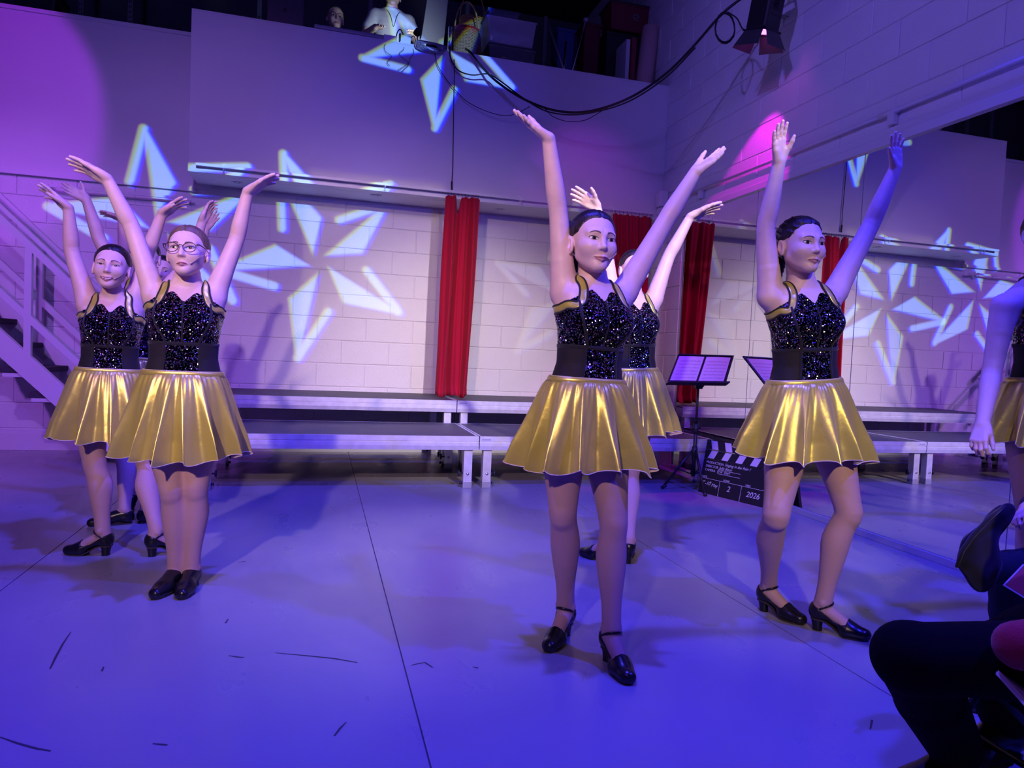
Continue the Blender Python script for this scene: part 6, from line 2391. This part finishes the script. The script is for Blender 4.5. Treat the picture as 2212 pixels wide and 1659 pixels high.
m.box(c[0] + 0.045, 6.50, zl + 0.01, c[0] + 0.062, 6.53, zl + 0.075, bev=0.003)
m.build('plug_leads', black_plastic, pj)
wl = thing('work_lamp', 'small black work lamp shining on the crew member in the T-shirt', 'lamp', aty(902, 70, 6.60))
c2 = aty(902, 66, 6.60)
MB().tube([(c2[0], 6.60, zl), (c2[0], 6.60, c2[2] - 0.01)], 0.006, 8).lathe([(0.035, 0.0), (0.03, 0.006), (0.0, 0.008)], 16, (c2[0], 6.60, zl)).build('stem', black_metal, wl)
Rl = Matrix.Rotation(-PI / 2 - 0.25, 4, 'X')
MB().lathe([(0.012, -0.03), (0.020, -0.02), (0.036, 0.03), (0.032, 0.03), (0.016, -0.018)], 18, (c2[0], 6.61, c2[2]), Rl).build('shade', black_metal, wl)
MB().lathe([(0.0, 0.012), (0.012, 0.008), (0.014, 0.0), (0.008, -0.015)], 12, (c2[0], 6.61, c2[2]), Rl).build('bulb', mat('lit_bulb', (1, 1, 1), 0.3, emit=(0.75, 0.9, 1.0), estr=12), wl)
spot('work_lamp_light', (c2[0], 6.66, c2[2] + 0.02), (c2[0] - 0.18, 7.2, c2[2] + 0.06), (0.75, 0.90, 1.0), 9, 130, 0.8, 0.03)
# plug transformer and tangle of leads hanging over the edge
ad = thing('transformer', 'black transformer with a bright label on the balcony edge', 'electrical box', aty(935, 88, 6.55))
c = aty(935, 92, 6.54)
MB().box(c[0] - 0.06, 6.51, zl, c[0] + 0.07, 6.58, zl + 0.045, bev=0.008).build('casing', black_plastic, ad)
MB().box(c[0] - 0.055, 6.507, zl + 0.015, c[0] - 0.020, 6.511, zl + 0.040).build('label', mat('white_label', (0.85, 0.85, 0.85), 0.4), ad)
tang = MB()
rr_ = random.Random(5)
for k in range(7):
    ph_ = rr_.uniform(0, 6.28)
    pts = [aty(931 + (36 - k * 2.5) * math.cos(a) + 3 * math.sin(3 * a + ph_), 101 + (11 - 0.6 * k) * math.sin(a) + 0.18 * 36 * math.cos(a) + 2 * math.sin(2 * a + ph_), 6.475 - 0.006 * k) for a in np.linspace(0, 6.28, 26)]
    tang.tube(pts, 0.0055, 6, caps=False)
tag(tang.build('lead_bundle', mat('violet_lead', (0.20, 0.16, 0.24), 0.5)), 'bundle of coiled leads hung over the balcony edge under the transformer', 'cable')
ck = thing('steel_clamp', 'upright slotted steel clamp standing on the balcony edge beside the basket', 'clamp', aty(972, 90, 6.53))
c = aty(972, 80, 6.53)
MB().box(c[0] - 0.016, 6.51, zl, c[0] - 0.010, 6.55, zl + 0.22, bev=0.001).box(c[0] + 0.010, 6.51, zl, c[0] + 0.016, 6.55, zl + 0.22, bev=0.001).box(c[0] - 0.016, 6.545, zl, c[0] + 0.016, 6.551, zl + 0.22).build('channel', mat('zinc', (0.55, 0.58, 0.65), 0.35, metal=0.9), ck)
m = MB()
for k in range(4):
    m.box(c[0] - 0.004, 6.5445, zl + 0.03 + 0.05 * k, c[0] + 0.004, 6.5455, zl + 0.055 + 0.05 * k)
m.build('slots', black_plastic, ck)
# tall pale board leaning in the background
pb_ = thing('leaning_board', 'tall pale board leaning at the back of the balcony beside the T-shirt', 'board', (aty(935, 40, 7.6)[0], 7.5, 2.66))
e0, e1 = aty(908, 95, 7.30), aty(958, 95, 7.30)
g0, g1 = aty(932, -60, 7.34), aty(974, -60, 7.34)
k_ = (2.662 - e0[2]) / (g0[2] - e0[2])
e0, e1 = e0 + (g0 - e0) * k_, e1 + (g1 - e1) * k_
vs = [e0, e1, g1, g0] + [p + np.array([0, 0.02, 0]) for p in (e0, e1, g1, g0)]
MB().add(vs, [(0, 1, 2, 3), (7, 6, 5, 4), (0, 4, 5, 1), (1, 5, 6, 2), (2, 6, 7, 3), (3, 7, 4, 0)]).build('panel', mat('pale_board', (0.42, 0.44, 0.46), 0.7), pb_)

# bench carrying the props on the right
bench = thing('prop_bench', 'low dark bench under the props at the right of the balcony', 'bench', (2.0, 6.9, 2.66))
ZB2 = 3.50
MB().box(1.16, 6.68, ZB2 - 0.04, 3.28, 7.40, ZB2, bev=0.004).build('bench_top', shelf_w, bench)
for x in (1.22, 2.2, 3.22):
    for y in (6.74, 7.34):
        MB().box(x - 0.03, y - 0.03, 2.66, x + 0.03, y + 0.03, ZB2 - 0.04).build('leg', shelf_w, bench)


def basket(label, u0, u1, vtop, vbot, y, lining):
    p0, p1 = aty(u0, vbot, y), aty(u1, vbot, y)
    ztop = aty((u0 + u1) / 2, vtop, y)[2]
    cx, rx = (p0[0] + p1[0]) / 2, (p1[0] - p0[0]) / 2
    zb = ZB2 + 0.001
    t = thing('wicker_basket', label, 'basket', (cx, y + 0.1, zb))
    wk = mat('wicker', (0.42, 0.26, 0.12), 0.7)
    ry = rx * 0.7
    # woven strands passing in and out of the stakes
    nrow = int((ztop - zb) / 0.014)
    for r in range(nrow):
        z = zb + 0.007 + r * 0.014
        f = 0.88 + 0.12 * r / nrow
        pts = []
        for k in range(49):
            a = 2 * PI * k / 48
            o = 0.004 * (1 if (k + r) % 2 else -1)
            pts.append((cx + (rx * f + o) * math.cos(a), y + ry + (ry * f + o) * math.sin(a), z))
        MB().tube(pts, 0.0066, 5, caps=False).build('woven_strand', wk, t)
    m = MB()
    for k in range(24):
        a = 2 * PI * k / 24
        m.tube([(cx + rx * 0.88 * math.cos(a), y + ry + ry * 0.88 * math.sin(a), zb), (cx + rx * math.cos(a), y + ry + ry * math.sin(a), ztop)], 0.004, 5)
    m.build('stakes', wk, t)
    MB().lathe([(0.0, 0.0), (0.88, 0.0), (0.86, 0.008)], 24, (0, 0, 0), Matrix.Translation((cx, y + ry, zb)) @ Matrix.Diagonal((rx, ry, 1, 1))).build('base', wk, t)
    if lining:
        rows = []
        for z, f in ((ztop - 0.045, 1.03), (ztop + 0.008, 1.05), (ztop + 0.012, 0.96), (ztop - 0.05, 0.90)):
            rows.append([(cx + rx * f * math.cos(a), y + ry + ry * f * math.sin(a), z + (0.012 * math.sin(7 * a) if z < ztop - 0.04 and f > 1 else 0)) for a in np.linspace(0, 2 * PI, 40, endpoint=False)])
        MB().grid(rows, close=True).build('lining', mat('red_lining', (0.35, 0.012, 0.02), 0.8), t)
    m = MB()
    for o in (0, 0.012):
        m.tube([(cx + rx * 0.98 * math.cos(a), y + ry + o, ztop + (0.30) * math.sin(a) * 0.9) for a in np.linspace(0, PI, 22)], 0.006, 6)
    m.build('handle', wk, t)
    return t


basket('wicker basket with a red lining and tall hoop handle on the bench', 984, 1036, 56, 92, 6.86, True)
tk = basket('darker wicker basket stacked behind the red-lined one', 996, 1050, 30, 60, 7.12, False)


def contents(t, x0, x1, y, z0, z1, m, seed, n=9):
    r = random.Random(seed)
    f = Field(*[np.arange(l, h, 0.010, dtype=F32) for l, h in ((x0, x1), (y, y + 0.32), (z0, z1 + 0.06))])
    for k in range(n):
        a = np.array([r.uniform(x0 + 0.06, x1 - 0.06), r.uniform(y + 0.06, y + 0.24), r.uniform(z0 + 0.04, z1 - 0.02)])
        b = a + np.array([r.uniform(-0.1, 0.1), r.uniform(-0.04, 0.04), r.uniform(-0.03, 0.03)])
        b[0] = min(max(b[0], x0 + 0.05), x1 - 0.05)
        f.cone(a, b, 0.036, 0.026, 0.012)
    V, Q = f.mesh()
    return link('folded_cloth', np_mesh('folded_cloth', V, Q, [m]), t)


def zp(u, v, y):
    return float(aty(u, v, y)[2])


t_, xa, xb = tub('lower clear tub full of red cloth on the bench', 1058, 1160, 6.74, zp(1110, 104, 6.74), ZB2 + 0.001, 0.36, (0.30, 0.32, 0.36), 0.2, lid=(0.03, 0.03, 0.04), alpha=0.35)
contents(t_, xa + 0.02, xb - 0.02, 6.75, ZB2 + 0.01, zp(1110, 110, 6.74), red_knit, 3)
t_, xa, xb = tub('upper cloudy plastic tub of white cloth stacked on the red one', 1052, 1160, 6.73, zp(1110, 42, 6.73), zp(1110, 104, 6.74) + 0.030, 0.37, (0.62, 0.66, 0.74), 0.3, alpha=0.55)
contents(t_, xa + 0.02, xb - 0.02, 6.75, zp(1110, 96, 6.74), zp(1110, 55, 6.73), mat('white_cloth', (0.7, 0.7, 0.72), 0.8), 9)
MB().box(xa + 0.035, 6.728, zp(1070, 88, 6.73), xa + 0.06, 6.7315, zp(1070, 78, 6.73)).build('price_sticker', mat('white_label', (0.85, 0.85, 0.85), 0.4), t_)
t_, xa, xb = tub('smoky plastic lid box resting on the cloudy tub', 1054, 1122, 6.80, zp(1090, 26, 6.8), zp(1110, 42, 6.73) + 0.004, 0.28, (0.16, 0.18, 0.24), 0.25, lid=(0.05, 0.05, 0.08), alpha=0.7)
tub('blue cardboard box behind the leaning poles', 1205, 1244, 7.02, zp(1225, 66, 7.02), ZB2 + 0.001, 0.25, (0.03, 0.05, 0.22), 0.7, lid=(0.03, 0.05, 0.2), nm='cardboard_box')
tub('dark red box half hidden behind the blue one', 1262, 1300, 7.08, zp(1270, 52, 7.08), ZB2 + 0.001, 0.25, (0.12, 0.01, 0.02), 0.7, lid=(0.10, 0.01, 0.02), nm='cardboard_box')
t_, xa, xb = tub('big dark red crate with a pale emblem, high in the corner', 1318, 1404, 7.05, zp(1360, 10, 7.05), zp(1360, 66, 7.05), 0.32, (0.20, 0.012, 0.03), 0.55, lid=(0.02, 0.02, 0.03), nm='storage_crate')
p = aty(1374, 38, 7.045)
m = MB().tube([(p[0] + 0.03 * math.cos(a) * (1 + 0.3 * math.sin(3 * a)), 7.046, p[2] + 0.03 * math.sin(a)) for a in np.linspace(0, 6.28, 20)], 0.005, 6).tube([(p[0] - 0.03, 7.046, p[2] - 0.02), (p[0] + 0.03, 7.046, p[2] + 0.02)], 0.004, 6)
m.build('emblem', mat('faded_print', (0.35, 0.32, 0.36), 0.7), t_)
tub('black trunk under the dark red crate in the corner', 1312, 1396, 7.04, zp(1360, 72, 7.04) - 0.035, ZB2 + 0.001, 0.33, (0.02, 0.02, 0.025), 0.6, lid=(0.02, 0.02, 0.025), nm='storage_crate')
chrome = mat('chrome', (0.75, 0.75, 0.78), 0.18, metal=1.0)
for (lb, a_, b_, y, r, capd) in (('dark walking pole leaning left on the bench', (1184, 52), (1217, 150), 6.70, 0.011, False), ('short chrome tube standing between the poles', (1223, 90), (1218, 150), 6.76, 0.012, False),
                                 ('long chrome crutch with a rubber foot uppermost', (1264, 46), (1236, 150), 6.82, 0.015, True)):
    pa, pb2 = aty(*a_, y), aty(*b_, y)
    kk = (ZB2 + 0.012 - pa[2]) / (pb2[2] - pa[2])
    pb2 = pa + (pb2 - pa) * kk
    t = thing('crutch' if capd else 'metal_pole', lb, 'crutch' if capd else 'pole', pb2)
    MB().tube([pa, pb2], r, 10).build('tube', chrome if 'chrome' in lb else mat('grey_steel', (0.35, 0.35, 0.38), 0.4, metal=0.7), t)
    if capd:
        MB().tube([pa + (pa - pb2) * 0.0, pa + unit(pa - pb2) * 0.03], [0.026, 0.022], 12).build('rubber_foot', mat('grey_rubber', (0.4, 0.4, 0.42), 0.6), t)
        mid_ = pa * 0.35 + pb2 * 0.65
        MB().tube([mid_, mid_ + np.array([-0.07, -0.01, -0.10]), mid_ + np.array([-0.06, -0.01, -0.2])], 0.010, 8).build('side_tube', chrome, t)
    MB().tube([pb2 + unit(pa - pb2) * 0.03, pb2], 0.018, 10).build('ferrule', black_plastic, t)
# wheel-like reel, boards and a roll of pink foam
rl = thing('cable_reel', 'grey cable reel standing on the bench near the corner', 'cable reel', aty(1310, 118, 6.78))
c = aty(1312, 122, 6.80); c[2] = ZB2 + 0.125
Rr_ = Matrix.Rotation(PI / 2, 4, 'X')
MB().lathe([(0.03, -0.05), (0.122, -0.05), (0.122, -0.044), (0.06, -0.040), (0.06, 0.040), (0.122, 0.044), (0.122, 0.05), (0.03, 0.05)], 28, c, Rr_).build('drum', mat('reel_grey', (0.18, 0.18, 0.22), 0.5), rl)
MB().tube([(c[0] + 0.085 * math.cos(a), c[1] - 0.03 + 0.06 * a / 25, c[2] + 0.085 * math.sin(a)) for a in np.linspace(0, 25, 90)], 0.008, 6).build('wound_cable', cable_m, rl)
MB().tube([(c[0], c[1] - 0.06, c[2]), (c[0] + 0.06, c[1] - 0.075, c[2] + 0.07)], 0.008, 8).build('crank', chrome, rl)
for (lb, u0, u1, vt, col, y) in (('thin white board standing beside the pink foam roll', 1354, 1362, 84, (0.55, 0.55, 0.6), 6.72), ('thin dark red board standing beside the pink foam roll', 1366, 1376, 80, (0.20, 0.02, 0.03), 6.72)):
    p, q = aty(u0, vt, y), aty(u1, vt, y)
    tag(MB().box(p[0], y, ZB2 + 0.001, q[0], y + 0.26, p[2], bev=0.002).build('thin_board', mat('board_%d' % u0, col, 0.7)), lb, 'board')
fr_ = thing('foam_roll', 'fat roll of pale pink foam leaning in the balcony corner', 'foam roll', aty(1400, 140, 6.74))
pa, pb2 = aty(1406, 62, 6.84), aty(1394, 150, 6.82)
kk = (ZB2 + 0.02 - pa[2]) / (pb2[2] - pa[2])
pb2 = pa + (pb2 - pa) * kk
MB().tube([pa + unit(pa - pb2) * 0.015, pa, pa * 0.5 + pb2 * 0.5, pb2], [0.075, 0.090, 0.092, 0.085], 20).build('roll', mat('pink_foam', (0.55, 0.34, 0.33), 0.9, bump=0.2, bscale=80), fr_)
MB().tube([pa + unit(pa - pb2) * 0.017 + np.array([0.012 * a / 6 * math.cos(a), 0.012 * a / 6 * math.sin(a), 0]) for a in np.linspace(1, 30, 80)], 0.004, 5).build('spiral_edge', mat('foam_edge', (0.35, 0.2, 0.2), 0.9), fr_)
